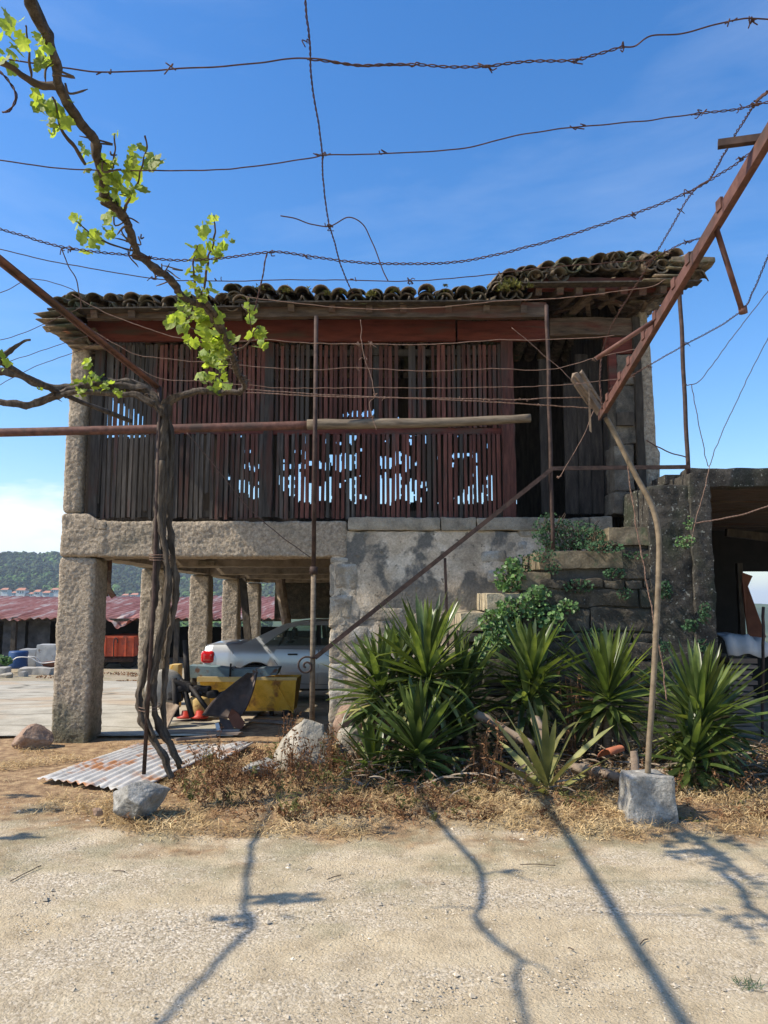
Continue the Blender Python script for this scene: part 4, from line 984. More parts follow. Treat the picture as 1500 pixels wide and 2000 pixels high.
# ------------------------------------------------------------------ grapevine
def leaf_outline():
    pts = []
    for k in range(26):
        a = 2*PI*k/26 ; 
        r = 1.0 + .12*math.cos(5*(a)) - .42*math.exp(-((a-PI)/.40)**2) + (.05 if k % 2 else -.04)
        pts.append((math.sin(a)*r*.5, math.cos(a)*r*.5))
    return pts
LO = leaf_outline()
def vleaf(g, c, s_, nrm, updir, cup):
    nrm = nrm.normalized(); t = updir - nrm*updir.dot(nrm)
    if t.length < .05: t = nrm.orthogonal()
    t.normalize(); sd = t.cross(nrm); vs = [c]
    for k, (x, y) in enumerate(LO):
        r = math.hypot(x, y); vs.append(c + sd*(x*s_) + t*((y)*s_) + nrm*(cup*s_*(r*r*1.6) + .03*s_*math.sin(k*1.9)))
    ins = [c + (vs[k+1]-c)*.5 - nrm*(cup*s_*.1) for k in range(26)]
    n = 26; vs += ins
    fs = [(0, n+1+k, n+1+(k+1)%n) for k in range(n)] + [(n+1+k, 1+k, 1+(k+1)%n, n+1+(k+1)%n) for k in range(n)]
    g.add(vs, fs)
vine = thing('grape_vine', 'old twisted grapevine with fresh lime-green leaves trained onto the wires', 'grapevine', gp(330,1515))
VS = MB(); VL = MB()
YV = 6.55
def stem(pts, r0, r1, Y0=YV, n=14, jit=.013, mb=None, k=9):
    g = mb or MB(); c_ = curve([at(q[0], q[1], q[2] if len(q) > 2 else Y0) for q in pts], k, jit)
    g.tube(c_, lerp_list(r0, r1, len(c_)), n, .6, 40, .75); return g
for args in (
    ([(335,1520),(318,1475),(295,1440),(278,1405),(271,1360),(283,1310),(292,1250),(300,1180),(306,1100),(308,1010),(312,930),(318,850),(325,790)], .025, .030, 6.50),
    ([(350,1495),(335,1460),(312,1420),(300,1370),(305,1300),(320,1220),(328,1130),(318,1050),(322,960),(322,880),(312,800)], .024, .029, 6.56),
    ([(352,1500),(330,1450),(318,1400),(322,1320),(330,1250),(342,1170),(338,1090),(330,1010),(330,940),(332,860),(322,800)], .022, .028, 6.62),
    ([(300,1440),(285,1380),(300,1300),(312,1240),(325,1150),(324,1080),(312,1000),(318,900)], .018, .02, 6.44)):
    obj('stem', stem(*args), M['bark'], vine)
# arms
arms = MB()
stem([(318,812),(322,790),(345,775),(390,766),(430,766),(468,768)], .034, .022, 6.5, mb=arms)
stem([(318,812),(305,780),(282,762),(240,755),(180,752),(120,768),(60,790),(0,785),(-60,770)], .032, .026, 6.5, mb=arms)
stem([(318,812),(300,775),(270,752),(225,748),(150,757),(90,755),(40,735),(0,725),(-70,712)], .034, .028, 6.55, mb=arms)
stem([(-5,702),(15,688),(40,670),(60,664)], .022, .010, 6.5, mb=arms)
stem([(300,790),(262,770),(230,770),(160,765),(110,772)], .026, .014, 6.45, mb=arms)
obj('arm', arms, M['bark'], vine)
mainc = MB()
def zrod(pts, r0, r1, z=ZP, mb=None, n=10, k=8, jit=.008):
    mb = mb or MB(); c_ = curve([atz(u, v, z) for u, v in pts], k, jit); mb.tube(c_, lerp_list(r0, r1, len(c_)), n, .6, 50, .55); return c_
c_ = zrod([(468,768),(478,752),(462,722),(452,690),(430,640),(400,600),(362,585),(335,548),(300,522),(272,500),(262,478),(248,440),(232,408),(208,385),(198,340),(186,300),(184,275),(155,235),(128,190),(112,160),(108,120),(90,70),(65,20),(55,-40),(30,-160),(20,-320)], .024, .015, ZP, mainc)
zrod([(452,690),(440,655),(425,620),(402,588),(385,575)], .022, .014, ZP, mainc)
obj('cane', mainc, M['bark'], vine)
def shoot(pts, r0, r1, z, n=6):
    g = MB(); zrod(pts, r0, r1, z, g, n); obj('shoot', g, M['bark_thin'], vine)
shoot([(112,170),(80,168),(45,150),(20,130),(-30,110)], .015, .011, ZP); shoot([(60,150),(58,110),(52,70),(50,50)], .005, .003, ZP)
shoot([(165,320),(140,280),(120,250),(112,215),(102,190)], .007, .004, ZP); shoot([(232,408),(215,405),(200,395)], .014, .008, ZP)
shoot([(242,410),(262,370),(275,330),(285,290),(283,265)], .006, .003, ZP); shoot([(220,330),(224,290),(224,262)], .005, .003, ZP)
shoot([(262,490),(230,480),(200,470),(175,455),(150,432)], .006, .003, ZP); shoot([(385,600),(398,560),(408,500),(420,455),(418,420)], .007, .003, ZP)
shoot([(385,600),(380,550),(378,500),(385,480)], .006, .003, ZP); shoot([(452,690),(485,670),(500,640),(508,650)], .008, .004, ZP)
shoot([(492,650),(488,620),(486,595)], .004, .003, ZP); shoot([(470,685),(440,670),(400,650),(370,640)], .006, .003, ZP)
shoot([(400,735),(425,745),(450,748)], .005, .003, ZP)
clusters = [  # u, v, spread px, count, leaf size px
 (25,48,20,3,44),(15,90,24,6,40),(72,75,16,5,38),(80,120,20,6,36),(85,205,18,6,42),(125,235,22,7,36),(105,250,12,3,30),(168,300,16,3,26),(205,325,24,8,42),(215,375,26,9,44),(250,330,20,6,38),
 (245,370,22,6,38),(296,316,16,3,46),(280,290,8,2,24),(224,262,5,2,16),(262,292,6,2,26),(210,420,12,3,34),(150,432,12,4,26),(180,465,20,7,34),(215,455,14,4,28),
 (400,455,14,4,28),(435,470,16,5,30),(392,500,16,5,34),(415,505,16,4,30),(385,535,14,4,28),(418,425,6,2,18),(388,570,20,7,30),(350,620,20,8,32),(395,620,26,9,34),(420,650,20,8,34),(370,650,16,4,28),
 (405,690,20,8,32),(440,660,18,7,34),(430,710,16,5,28),(490,600,6,2,24),(488,628,6,2,24),(508,660,14,6,30),(402,735,14,5,30),(435,745,16,6,26),(360,590,14,5,30),(430,690,18,6,28),
 (170,710,8,4,22),(172,745,14,5,22),(205,750,12,4,20),(155,765,12,5,22),(12,705,8,4,20),(185,730,8,3,18),(230,765,8,3,16),(80,760,6,2,14)]
for u, v, sp, n_, sz in clusters:
    low = v > 695 and u < 300; z_ = ZP
    for _ in range(int(n_*1.9)):
        uu, vv = u + random.gauss(0, sp*.62), v + random.gauss(0, sp*.62)
        c = at(uu, vv, 6.45 + rnd(-.1,.1)) if low else atz(uu, vv, ZP) + ray(uu,vv)*rnd(-.10,.10)
        s_ = sz*rnd(.42,.95)/1500*c.y*1.0
        nr = Vector((rnd(-.8,.8), rnd(-1,.2), rnd(-.5,1.0))); vleaf(VL, c, s_, nr, Vector((rnd(-1,1), rnd(-.4,.4), rnd(-1,.6))), rnd(-.5,.6))
# canes further left along the same arms: they stand outside the photo and throw the branch shadows
out_c = MB(); OFF = Vector((-ZP/1.05, -.17*ZP/1.05, 0))
def shadow_cane(px, r0, r1, n=10):
    c_ = curve([atz(u, v, 0) + OFF + Vector((0,0,ZP)) for u, v in px], 7, .01); out_c.tube(c_, lerp_list(r0, r1, len(c_)), n, .35, 40, .3)
shadow_cane([(900,1500),(862,1550),(856,1600),(882,1640),(935,1700),(945,1760),(935,1810),(985,1865),(1020,1895),(1012,1940),(1035,2010),(1050,2200)], .022, .014)
shadow_cane([(940,1715),(985,1712),(1050,1732)], .012, .005, 6); shadow_cane([(840,1783),(890,1782),(938,1787)], .008, .010, 6); shadow_cane([(1020,1895),(1060,1905),(1085,1925)], .012, .005, 6)
shadow_cane([(560,1560),(520,1612),(487,1660),(480,1720),(470,1790),(478,1820),(430,1885),(340,1975),(260,2060),(200,2200)], .021, .015)
shadow_cane([(475,1765),(505,1768),(540,1775)], .010, .006, 6)
obj('cane', out_c, M['bark'], vine)
for (u, v, n_) in ((565,1770,14),(520,1772,5),(478,1812,6),(855,1605,5),(1000,1713,3),(60,1590,20),(20,1640,14),(30,1560,14),(740,1635,8)):
    p = atz(u, v, 0) + OFF + Vector((0,0,ZP))
    for _ in range(n_): vleaf(VL, p + Vector((rnd(-.12,.12), rnd(-.06,.06), rnd(-.1,.1))), rnd(.06,.10), Vector((rnd(-1,1),rnd(-1,1),rnd(0,1)+.1)), Vector((rnd(-1,1),1,0)), rnd(-.4,.5))
obj('leaves', VL, M['vine_leaf'], vine)
# loose bark shreds and tendrils around the cane
g = MB()
for u, v in [(455,700)]*10 + [(470,735)]*10 + [(245,430)]*5 + [(262,480)]*5 + [(190,300)]*4 + [(110,140)]*4 + [(320,530)]*5 + [(225,752)]*6 + [(120,765)]*6 + [(290,768)]*5:
    c = atz(u, v, ZP) if v < 745 or u > 400 else at(u, v, 6.5); c += Vector((rnd(-.05,.05), rnd(-.05,.05), rnd(-.04,.04)))
    g.tube(curve([c, c+Vector((rnd(-.06,.06),rnd(-.04,.04),rnd(-.05,.02))), c+Vector((rnd(-.09,.09),rnd(-.05,.05),rnd(-.09,.03)))],4,.006), [.004]*8+[.0015], 5)
tag(obj('bark_shreds', g, M['bark_thin'], vine), kind='stuff')
g = MB(); g.tube([at(281,1512,6.42), at(300,1180,6.44), at(306,1000,6.46), at(312,757,6.5)], .017, 8)
o = obj('iron_stake', g, M['rust_dark'], loc=at(281,1512,6.42)); tag(o, 'straight iron stake bound to the vine trunk', 'stake')
g = MB()
for v in (1083,1088,1093,1378,1384):
    ce = at(313 if v < 1200 else 292, v, 6.52); g.tube([ce + Vector((math.cos(t)*.085, math.sin(t)*.10, .01*math.sin(t))) for t in [2*PI*k/18 for k in range(19)]], .003, 5)
o = obj('binding_wire', g, M['wire_light'], loc=at(313,1090,6.5)); tag(o, 'thin wire turns binding the vine trunk to its stake', 'wire')

# ------------------------------------------------------------------ rocks
def rock(label, u, v, w_, h_, Y, m, seed, dep=None, sub=3, amp=.28, flat_=.9, squash=(1,1,1)):
    """rough faceted rock: w_,h_ in px at depth Y; v is its foot"""
    W = w_/1500*Y; H = h_/1500*Y; D = dep or W*.7
    import bmesh
    bm = bmesh.new(); bmesh.ops.create_icosphere(bm, subdivisions=5, radius=1.0)
    cuts = []; rs = random.Random(seed)
    for _ in range(13):
        n = Vector((rs.uniform(-1,1), rs.uniform(-1,.6), rs.uniform(-.4,1))).normalized(); cuts.append((n, rs.uniform(.52,.86)))
    for q in bm.verts:
        p = q.co.copy()
        for n, d_ in cuts:
            e_ = p.dot(n) - d_ + .06
            if e_ > 0: p -= n*e_*.93
        p += noise.noise_vector(p*2.2 + Vector((seed,0,0)))*.05 + noise.noise_vector(p*8 + Vector((seed,0,0)))*.02 + noise.noise_vector(p*20)*.010
        q.co = p
    bm.verts.ensure_lookup_table(); g = MB(); foot = at(u, v, Y)
    zs_ = [q.co.z for q in bm.verts]; xs_ = [q.co.x for q in bm.verts]; zmin, zmax = min(zs_), max(zs_); xmin, xmax = min(xs_), max(xs_)
    g.add([Vector((foot.x + ((q.co.x-xmin)/(xmax-xmin)-.5)*W, Y + q.co.y*D/2, foot.z - .15*H + (q.co.z-zmin)/(zmax-zmin)*H*1.15)) for q in bm.verts], [tuple(x.index for x in f.verts) for f in bm.faces]); bm.free()
    o = obj('rock', g, m, loc=foot); return tag(o, label, 'rock')
rock('large pale angular rock below the iron pole', 590, 1500, 116, 92, 8.0, M['rock_pale'], 31, .6)
rock('grey jagged rock at the foot of the vine', 274, 1588, 104, 62, 6.30, M['rock_grey'], 41, .45)
rock('small pinkish rounded rock beside the plaster wall end', 678, 1440, 55, 62, 8.5, M['rock_red'], 12)
rock('reddish flat rock left of the corner pillar', 68, 1464, 80, 50, 9.35, M['rock_red'], 17, .5)
rock('low grey rock in the dry weeds under the pale rock', 510, 1512, 75, 30, 7.6, M['rock_grey'], 21)
rock('small brown stone half sunk at the front edge of the straw', 190, 1592, 22, 14, 6.2, M['rock_red'], 23)
rock('pale rock half hidden under the lowest yucca leaves', 690, 1480, 70, 60, 8.15, M['rock_pale'], 29)

# ------------------------------------------------------------------ corrugated sheet on the ground
def corr(name, label, cat, A, B, Cc, D, nrib, amp, m, lift, ny=10, curl=.0, jag=0, kind=None, parent=None, loc=None, solid=.004):
    """A-B front edge (crosses the ribs), D-C back edge; ribs run A->D"""
    g = MB(); rows = []; nc = nrib*8
    for j in range(ny+1):
        t = j/ny; row = []
        for i in range(nc+1):
            s_ = i/nc; e0, e1 = A.lerp(B, s_), D.lerp(Cc, s_); tt = t
            if jag: e0 = e0 + (e1-e0)*jag*abs(noise.noise(Vector((s_*9, 1, seed_[0])))); e1 = e1 + (e0-e1)*jag*abs(noise.noise(Vector((s_*11, 5, seed_[0]))))
            p = e0.lerp(e1, tt); p = p + Vector((0,0, lift + amp*math.sin(2*PI*nrib*s_) + curl*math.sin(PI*t)*math.sin(PI*s_) + .012*noise.noise(p*2)))
            row.append(p)
        rows.append(row)
    g.grid(rows)
    if parent: return obj(name, g, m, parent, solid=solid)
    o = obj(name, g, m, loc=loc or A, solid=solid); return tag(o, label, cat)
seed_ = [1]
fl, fr, br, bl = gp(72,1530), gp(262,1558), gp(498,1462), gp(262,1457)
# ribs run from the lower left edge to the upper right
corr('corrugated_sheet', 'rust-streaked corrugated metal sheet lying on the ground by the vine', 'metal sheet', fr, fl, gp(270,1460), gp(455,1462), 12, .011, M['tin'], .05, 16, .03, .04)
seed_ = [5]
corr('corrugated_sheet', 'small torn white corrugated scrap beside the pale rock', 'metal sheet', gp(430,1500), gp(412,1470), gp(470,1460), gp(498,1462), 3, .014, M['tin'], .07, 6, .02, .2)

# ------------------------------------------------------------------ yuccas
def blade(g, base, d, ln, wd, droop, nrm_seed, fold=.35, seg=6):
    d = d.normalized(); sd = d.cross(Vector((0,0,1)))
    if sd.length < .05: sd = Vector((1,0,0))
    sd.normalize(); q = Quaternion(d, rnd(-.5,.5)); sd = q @ sd; p = base.copy(); dr = d.copy(); vs = []
    for i in range(seg+1):
        t = i/seg; ww = wd*(math.sin(PI*min(1,(t*.80+.14)))**.8)*(1 if t < 1 else 0) ; ww = max(ww, .0008) if t < 1 else .0005
        n = sd.cross(dr).normalized()
        vs += [p - sd*ww/2 + n*(ww*fold*.5), p, p + sd*ww/2 + n*(ww*fold*.5)]
        p = p + dr*(ln/seg); dr = (dr + Vector((0,0,-droop/seg))).normalized()
    g.add(vs, [f for i in range(seg) for f in ((i*3,i*3+1,i*3+4,i*3+3), (i*3+1,i*3+2,i*3+5,i*3+4))])
def yucca(label, u, v, Y, ln, n, mt='yucca', base=None, wd=.062, lo=-.5, tilt=(0,0,0), dead=14, trunk_r=.045):
    ln *= 1.10; c = at(u, v+14, Y); foot = Vector((base[0], base[1], gh(base[0],base[1]))) if base else Vector((c.x+rnd(-.05,.05), Y+rnd(0,.1), gh(c.x, Y)))
    t = thing('yucca_plant', label, 'yucca', foot, 'yucca plants in front of the stairs')
    g = MB(); g.tube(curve([foot - Vector((0,0,.05)), foot.lerp(c,.5)+Vector((rnd(-.05,.05),0,0)), c - Vector((0,0,.02))], 6), trunk_r, 9, .3, 40, .2); obj('trunk', g, M['yucca_trunk'], t)
    g = MB(); tl = Vector(tilt); n = int(n*.95); tl = tl + Vector((rnd(-.22,.22), rnd(-.2,.1), 0))
    for i in range(n):
        f = i/n; el = R(84)*(1-f)**1.25 + (lo-.12)*f; az = i*2.39996 + rnd(-.25,.25)
        d = Vector((math.cos(az)*math.cos(el), math.sin(az)*math.cos(el), math.sin(el))) + tl*.5 + Vector((rnd(-.09,.09),rnd(-.09,.09),rnd(-.09,.09)))
        L_ = ln*(.72 + .35*math.sin(PI*min(1,f*1.1+.15)))*rnd(.85,1.1); b_ = c + Vector((0,0,.10-.20*f)) + d*.02
        dp = rnd(.0,.25) + (.5*f if random.random() < .35 else 0)
        if random.random() < .07: dp = rnd(1.2,2.4)
        blade(g, b_, d, L_, wd*rnd(.8,1.15), dp, i)
    obj('leaves', g, M[mt], t)
    g = MB()
    for i in range(max(3, n//6)):
        az = rnd(0, 2*PI); el = rnd(-.7,.15); d = Vector((math.cos(az)*math.cos(el), math.sin(az)*math.cos(el), math.sin(el))); blade(g, c - Vector((0,0,.10)), d, ln*rnd(.55,.9), wd*rnd(.7,1.1), rnd(.3,1.6), i)
    obj('yellowed_leaves', g, M['yucca_pale'], t)
    g = MB()
    for i in range(dead):
        az = rnd(0, 2*PI); d = Vector((math.cos(az)*.6, math.sin(az)*.6, rnd(-1.2,-.3))); p = c.lerp(foot, rnd(.05,.6)); 
        L_ = min(ln*rnd(.5,.8), max(.12, (p.z-foot.z)*1.3)); blade(g, p, d, L_, wd*.6, rnd(.3,1.2), i, .9)
    if dead: obj('dead_leaves', g, M['dead_leaf'], t)
    return t
yucca('tallest yucca rosette reaching up beside the handrail baluster', 833, 1310, 7.75, .70, 120, lo=-.35)
yucca('spreading yucca rosette touching the end of the plaster wall', 745, 1345, 7.9, .60, 80, lo=-.35, tilt=(-.35,0,0))
yucca('yucca rosette between the tallest one and the wall end', 790, 1325, 8.1, .55, 70, lo=-.3)
yucca('low broad yucca rosette in front of the tallest one', 815, 1462, 7.25, .60, 110, lo=-.35, dead=6)
yucca('small yucca shoot at the left foot of the yucca group', 728, 1500, 7.3, .42, 40, lo=-.1, dead=3)
yucca('yucca rosette under the ivy-covered stair step', 1040, 1320, 7.9, .58, 85, lo=-.35)
yucca('loose yucca head hanging below the ivy-covered one', 1030, 1375, 7.8, .42, 40, lo=-.6, dead=10)
yucca('yucca rosette left of the bent pipe', 1188, 1355, 7.75, .66, 100, lo=-.3)
yucca('large rounded yucca rosette right of the bent pipe', 1368, 1405, 7.15, .64, 150, lo=-.4, wd=.057)
yucca('lower yucca shoot beside the granite block', 1352, 1478, 6.9, .42, 60, lo=-.5, dead=6)
yucca('yellowing flattened yucca rosette at the front of the bed', 1070, 1535, 6.75, .62, 26, 'yucca_pale', lo=.10, dead=8, wd=.062, tilt=(-.1,-.1,0))
yucca('yucca rosette leaning toward the stairs, right of the tallest one', 900, 1345, 8.0, .60, 60, lo=-.3, tilt=(.4,-.1,0))
yucca('dark yucca shoot hidden behind the low broad rosette', 900, 1420, 7.9, .48, 50, lo=-.2, dead=10)
# dead trunks and logs
def log(label, pts, r, m='log', rough=.25):
    g = MB(); c_ = curve([at(*p) for p in pts], 7, .006); g.tube(c_, lerp_list(r, r*.75, len(c_)), 10, rough, 25, .25); o = obj('log', g, M[m], loc=c_[0]); return tag(o, label, 'log')
log('pale dead trunk leaning left of the yellowing yucca', [(930,1395,7.6),(985,1425,7.4),(1040,1455,7.2)], .045)
log('short striped dead stem behind the yellowing yucca', [(1045,1405,7.5),(1065,1440,7.3),(1075,1475,7.2)], .05)
log('rotten log lying toward the granite block', [(1120,1500,7.0),(1165,1506,6.85),(1210,1520,6.7)], .05)
log('knotty stump beside the bent pipe foot', [(1242,1520,6.55),(1241,1495,6.6),(1238,1468,6.65)], .045)
g = MB(); tile(g, at(1180,1478,7.0), Vector((.9,.5,.15)).normalized(), Vector((-.3,.6,-.2)).normalized(), Vector((0,-.5,1)).normalized(), .10, .09, .17)
o = obj('broken_tile', g, M['terracotta'], loc=at(1180,1478,7.0)); tag(o, 'broken orange roof tile lying among dead leaves', 'roof tile')
# dead leaf litter beneath the yuccas
g = MB()
for _ in range(900):
    x = rnd(-.4, 4.2); y = rnd(6.7, 8.5); a = rnd(0, 2*PI); blade(g, Vector((x, y, gh(x,y)+rnd(.01,.16))), Vector((math.cos(a), math.sin(a), rnd(-.25,.45))), rnd(.15,.45), rnd(.015,.035), rnd(0,1.2), 0, .6, 4)
tag(obj('leaf_litter', g, M['dead_leaf']), 'bleached fallen yucca leaves under the plants', 'leaf litter', kind='stuff')

# ------------------------------------------------------------------ ivy and wall weeds
def leafclump(name, label, cat, spots, m, size, group=None, stems=True, ylayer=.10):
    u0, v0, Y0 = spots[0][0], spots[0][1], spots[0][2]; t = thing(name, label, cat, at(u0, v0, Y0), group)
    g = MB(); sg = MB()
    for (u, v, Y, ru, rv, n_) in spots:
        for _ in range(n_):
            a = rnd(0, 2*PI); q = math.sqrt(random.random()); p = at(u+ru*q*math.cos(a), v+rv*q*math.sin(a), Y + rnd(-ylayer, ylayer*.5))
            s_ = size*rnd(.5,1.2); nr = Vector((rnd(-.7,.7), rnd(-1,-.1), rnd(-.1,1))).normalized(); t1 = nr.orthogonal().normalized(); t1 = Quaternion(nr, rnd(0,6)) @ t1; t2 = nr.cross(t1)
            g.add([p - t1*s_*.5, p - t1*s_*.1 + t2*s_*.42 + nr*s_*.08, p + t1*s_*.35 + t2*s_*.26, p + t1*s_*.6, p + t1*s_*.35 - t2*s_*.26, p - t1*s_*.1 - t2*s_*.42 + nr*s_*.08, p+nr*s_*-.05],
                  [(6,0,1),(6,1,2),(6,2,3),(6,3,4),(6,4,5),(6,5,0)])
        for _ in range(max(2, n_//25)):
            a_ = at(u+rnd(-.3,.3)*ru, v+rv, Y); b_ = at(u+rnd(-.9,.9)*ru, v-rnd(.2,1)*rv, Y-rnd(0,ylayer)); sg.tube(curve([a_, a_.lerp(b_,.5)+Vector((rnd(-.04,.04),0,0)), b_],4), .004, 5)
    obj('stems', sg, M['bark_thin'], t); obj('foliage', g, M[m], t); return t
YI = YS - .05
leafclump('ivy', 'bright green leafy ivy tumbling over the sunlit stair steps', 'ivy', [(995,1130,YI+.1,32,26,240),(1000,1105,YI+.15,14,18,60),(975,1215,YI,42,26,260),(1010,1185,YI,40,22,180),(960,1255,YI-.1,34,22,150),(1060,1200,YI,34,24,130),(1085,1215,YI-.05,22,22,60),(1050,1160,YI,26,16,90),(1110,1185,YI,22,14,60),(930,1290,YI-.15,26,20,80)], 'ivy', .055)
leafclump('wall_weed', 'dark feathery weed filling the shaded upper stair landing', 'weed', [(1115,1045,YS+.3,68,30,800),(1075,1040,YS+.35,36,40,380),(1025,1105,YS+.6,28,22,240),(1150,1050,YS+.15,36,22,260),(1180,1068,YS-.03,40,12,160),(1060,1085,YS-.03,26,14,120)], 'weed_green', .030, ylayer=.2)
leafclump('wall_weed', 'green weed hanging from joints beside the bent pipe', 'weed', [(1300,1152,YS-.12,14,18,130),(1200,1120,YS-.05,22,10,70),(1130,1145,YS-.03,30,14,90)], 'weed_green', .035, ylayer=.05)
leafclump('wall_weed', 'pale round-leaved weed high on the lichen wall', 'weed', [(1337,1058,YS-.22,20,14,90),(1345,1020,YS-.22,10,14,30)], 'ivy', .035, ylayer=.05)
leafclump('wall_weed', 'small green fern tuft at mid height of the lichen wall', 'weed', [(1376,1198,YS-.22,13,22,110),(1348,1222,YS-.22,16,12,90)], 'weed_green', .035, ylayer=.05)
leafclump('wall_weed', 'lowest green tuft on the lichen wall above the rounded yucca', 'weed', [(1372,1262,YS-.22,12,14,80),(1298,1262,YS-.15,14,10,50)], 'weed_green', .035, ylayer=.05)
leafclump('wall_weed', 'small green weed tufts along the shaded stair flank', 'weed', [(1080,1110,YS-.03,16,12,60),(1160,1235,YS-.03,18,10,50),(1220,1160,YS-.03,16,12,60),(1240,1085,YS-.05,24,8,50)], 'weed_green', .030, ylayer=.05)

# ------------------------------------------------------------------ dry weeds and straw
def weedmesh(g, base, h, n_leaf, spread=.10):
    nst = random.randint(2, 5)
    for _ in range(nst):
        tip = base + Vector((rnd(-spread,spread), rnd(-spread,spread), h*rnd(.6,1))); c_ = curve([base, base.lerp(tip,.5)+Vector((rnd(-.03,.03),rnd(-.03,.03),0)), tip], 5); g.tube(c_, lerp_list(.0035,.0015,len(c_)), 4)
        for _ in range(n_leaf//nst):
            t = random.random()**.8; p = c_[min(len(c_)-1, int(t*len(c_)))] + Vector((rnd(-.012,.012),rnd(-.012,.012),rnd(-.01,.01))); s_ = rnd(.010,.030)
            a = Vector((rnd(-1,1),rnd(-1,1),rnd(-1,.6))).normalized(); b_ = a.orthogonal().normalized(); e_ = a.cross(b_)
            g.add([p, p+a*s_+b_*s_*.35, p+a*s_*1.7+e_*s_*.5, p+a*s_-b_*s_*.35], [(0,1,2),(0,2,3)])
WL = [('tall', 615,1545), ]
YB_ = 0
spots = [(960,1555,.62,'tallest dried weed with seed heads between the yuccas, right of the leaning pale trunk'),(560,1490,.55,'slender dried weed with branching seed heads left of the pale rock'),(935,1530,.45,'dried weed standing left of the yellowing yucca'),
 (575,1520,.5,'dark seeded dried weed directly before the pale rock'),(640,1510,.45,'brown dried weed at the right side of the pale rock'),(430,1535,.42,'dried weed upright behind the torn white tin scrap'),(1120,1500,.95,'tall dried stalk left of the broken tile'),
 (1145,1470,.85,'curly brown dried stalk behind the broken tile'),(1440,1440,.7,'dried flower stalk right of the rounded yucca'),(520,1530,.30,'low reddish dried weed right of the torn tin scrap')]
for u, v, h, lab in spots:
    b_ = gp(u, v); g = MB(); 
    for _ in range(3): weedmesh(g, b_ + Vector((rnd(-.04,.04),rnd(-.04,.04),0)), h, 70, .12)
    o = obj('dried_weed', g, M['weed_brown'], loc=b_, smooth=False); tag(o, lab, 'weed', 'tall dried weeds')
g = MB(); GW = MB(); k = 0
while k < 640:
    x, y = rnd(-2.6, 4.5), rnd(6.1, 8.3)
    dens = sm((noise.noise(Vector((x*1.1, y*1.3, 7)))+.45)/.6)
    if x < -2.0 or random.random() > dens: k += .2; continue
    h = rnd(.06, .22)*(1 if y > 6.5 else .5)*(1 + 1.6*max(0, noise.noise(Vector((x*1.9,y*1.9,4)))) + (.5 if -2 < x < .2 else 0)); weedmesh(GW if random.random() < .22 else g, Vector((x, y, gh(x,y)-.01)), h, 34, .13); k += 1
tag(obj('olive_weeds', GW, M['weed_olive'], smooth=False), 'half withered olive weeds mixed through the brown ones', 'weeds', kind='stuff')
tag(obj('weed_cover', g, M['weed_brown'], smooth=False), 'mass of low withered brown weeds edging the bed', 'dry weeds', kind='stuff')
g = MB(); k = 0; tries = 0
while k < 70000 and tries < 500000:
    tries += 1
    x, y = rnd(-5.6, 5.0), rnd(5.2, 9.6)
    front = 5.72 + .35*noise.noise(Vector((x*.9, 0, 3))) + .15*noise.noise(Vector((x*4, 0, 3))) + (.75*sm((-1.6-x)/1.2)) 
    f = sm((y-front)/.25); back = sm((9.5-y)/.5)
    dens = f*back*(.30 + .9*sm((noise.noise(Vector((x*1.5, y*1.9, 1)))+.22)/.5))
    if x < -2.4: dens *= .5*sm((noise.noise(Vector((x*1.7,y*1.7,8)))+.05)/.3)
    if -2.4 < x < 0 and y > 7.6: dens *= .5
    if random.random() > dens: continue
    k += 1; a = rnd(0, 2*PI); ln = rnd(.025,.10); z = gh(x,y) + rnd(.0,.045)*f; wd = rnd(.0015,.0034); el = rnd(-.2,.75)
    d = Vector((math.cos(a), math.sin(a), el)); s_ = Vector((-math.sin(a), math.cos(a), rnd(-.5,.5)))*wd; p = Vector((x,y,z)); m_ = p + d*ln*.5; e_ = p + d*ln + Vector((rnd(-.02,.02),rnd(-.02,.02),-rnd(0,.03)))
    g.add([p-s_, p+s_, m_+s_, m_-s_, e_], [(0,1,2,3),(3,2,4)])
tag(obj('dry_grass', g, M['straw'], smooth=False), 'flattened golden straw along the edge of the drive', 'dry grass', kind='stuff')
# twigs on the drive
g = MB()
for u, v, du, dv in ((20,1725,60,-30),(220,1705,24,2),(1015,1692,70,3),(1110,1855,10,6),(640,1722,26,-8),(1250,1848,16,-8)):
    a, c = gp(u, v), gp(u+du, v+dv); a.z += .012; c.z += .014; g.tube(curve([a, a.lerp(c,.5)+Vector((0,.01,.0)), c],6,.004), .003, 5)
tag(obj('twigs', g, M['bark_thin']), 'scattered thin twigs on the sandy drive', 'twigs', kind='stuff')
g = MB()
for u, v in ((1460,1925),(860,1765),(905,1690)): 
    b_ = gp(u, v)
    for _ in range(70 if u == 1460 else 0): a = rnd(0,2*PI); blade(g, b_ + Vector((rnd(-.05,.05),rnd(-.05,.05),0)), Vector((math.cos(a),math.sin(a),rnd(.3,1.2))), rnd(.02,.05), .003, .5, 0, .2, 3)
o = obj('grass_tuft', g, M['weed_green'], loc=gp(1460,1925)); tag(o, 'tiny green grass tuft at the bottom right of the drive', 'grass')

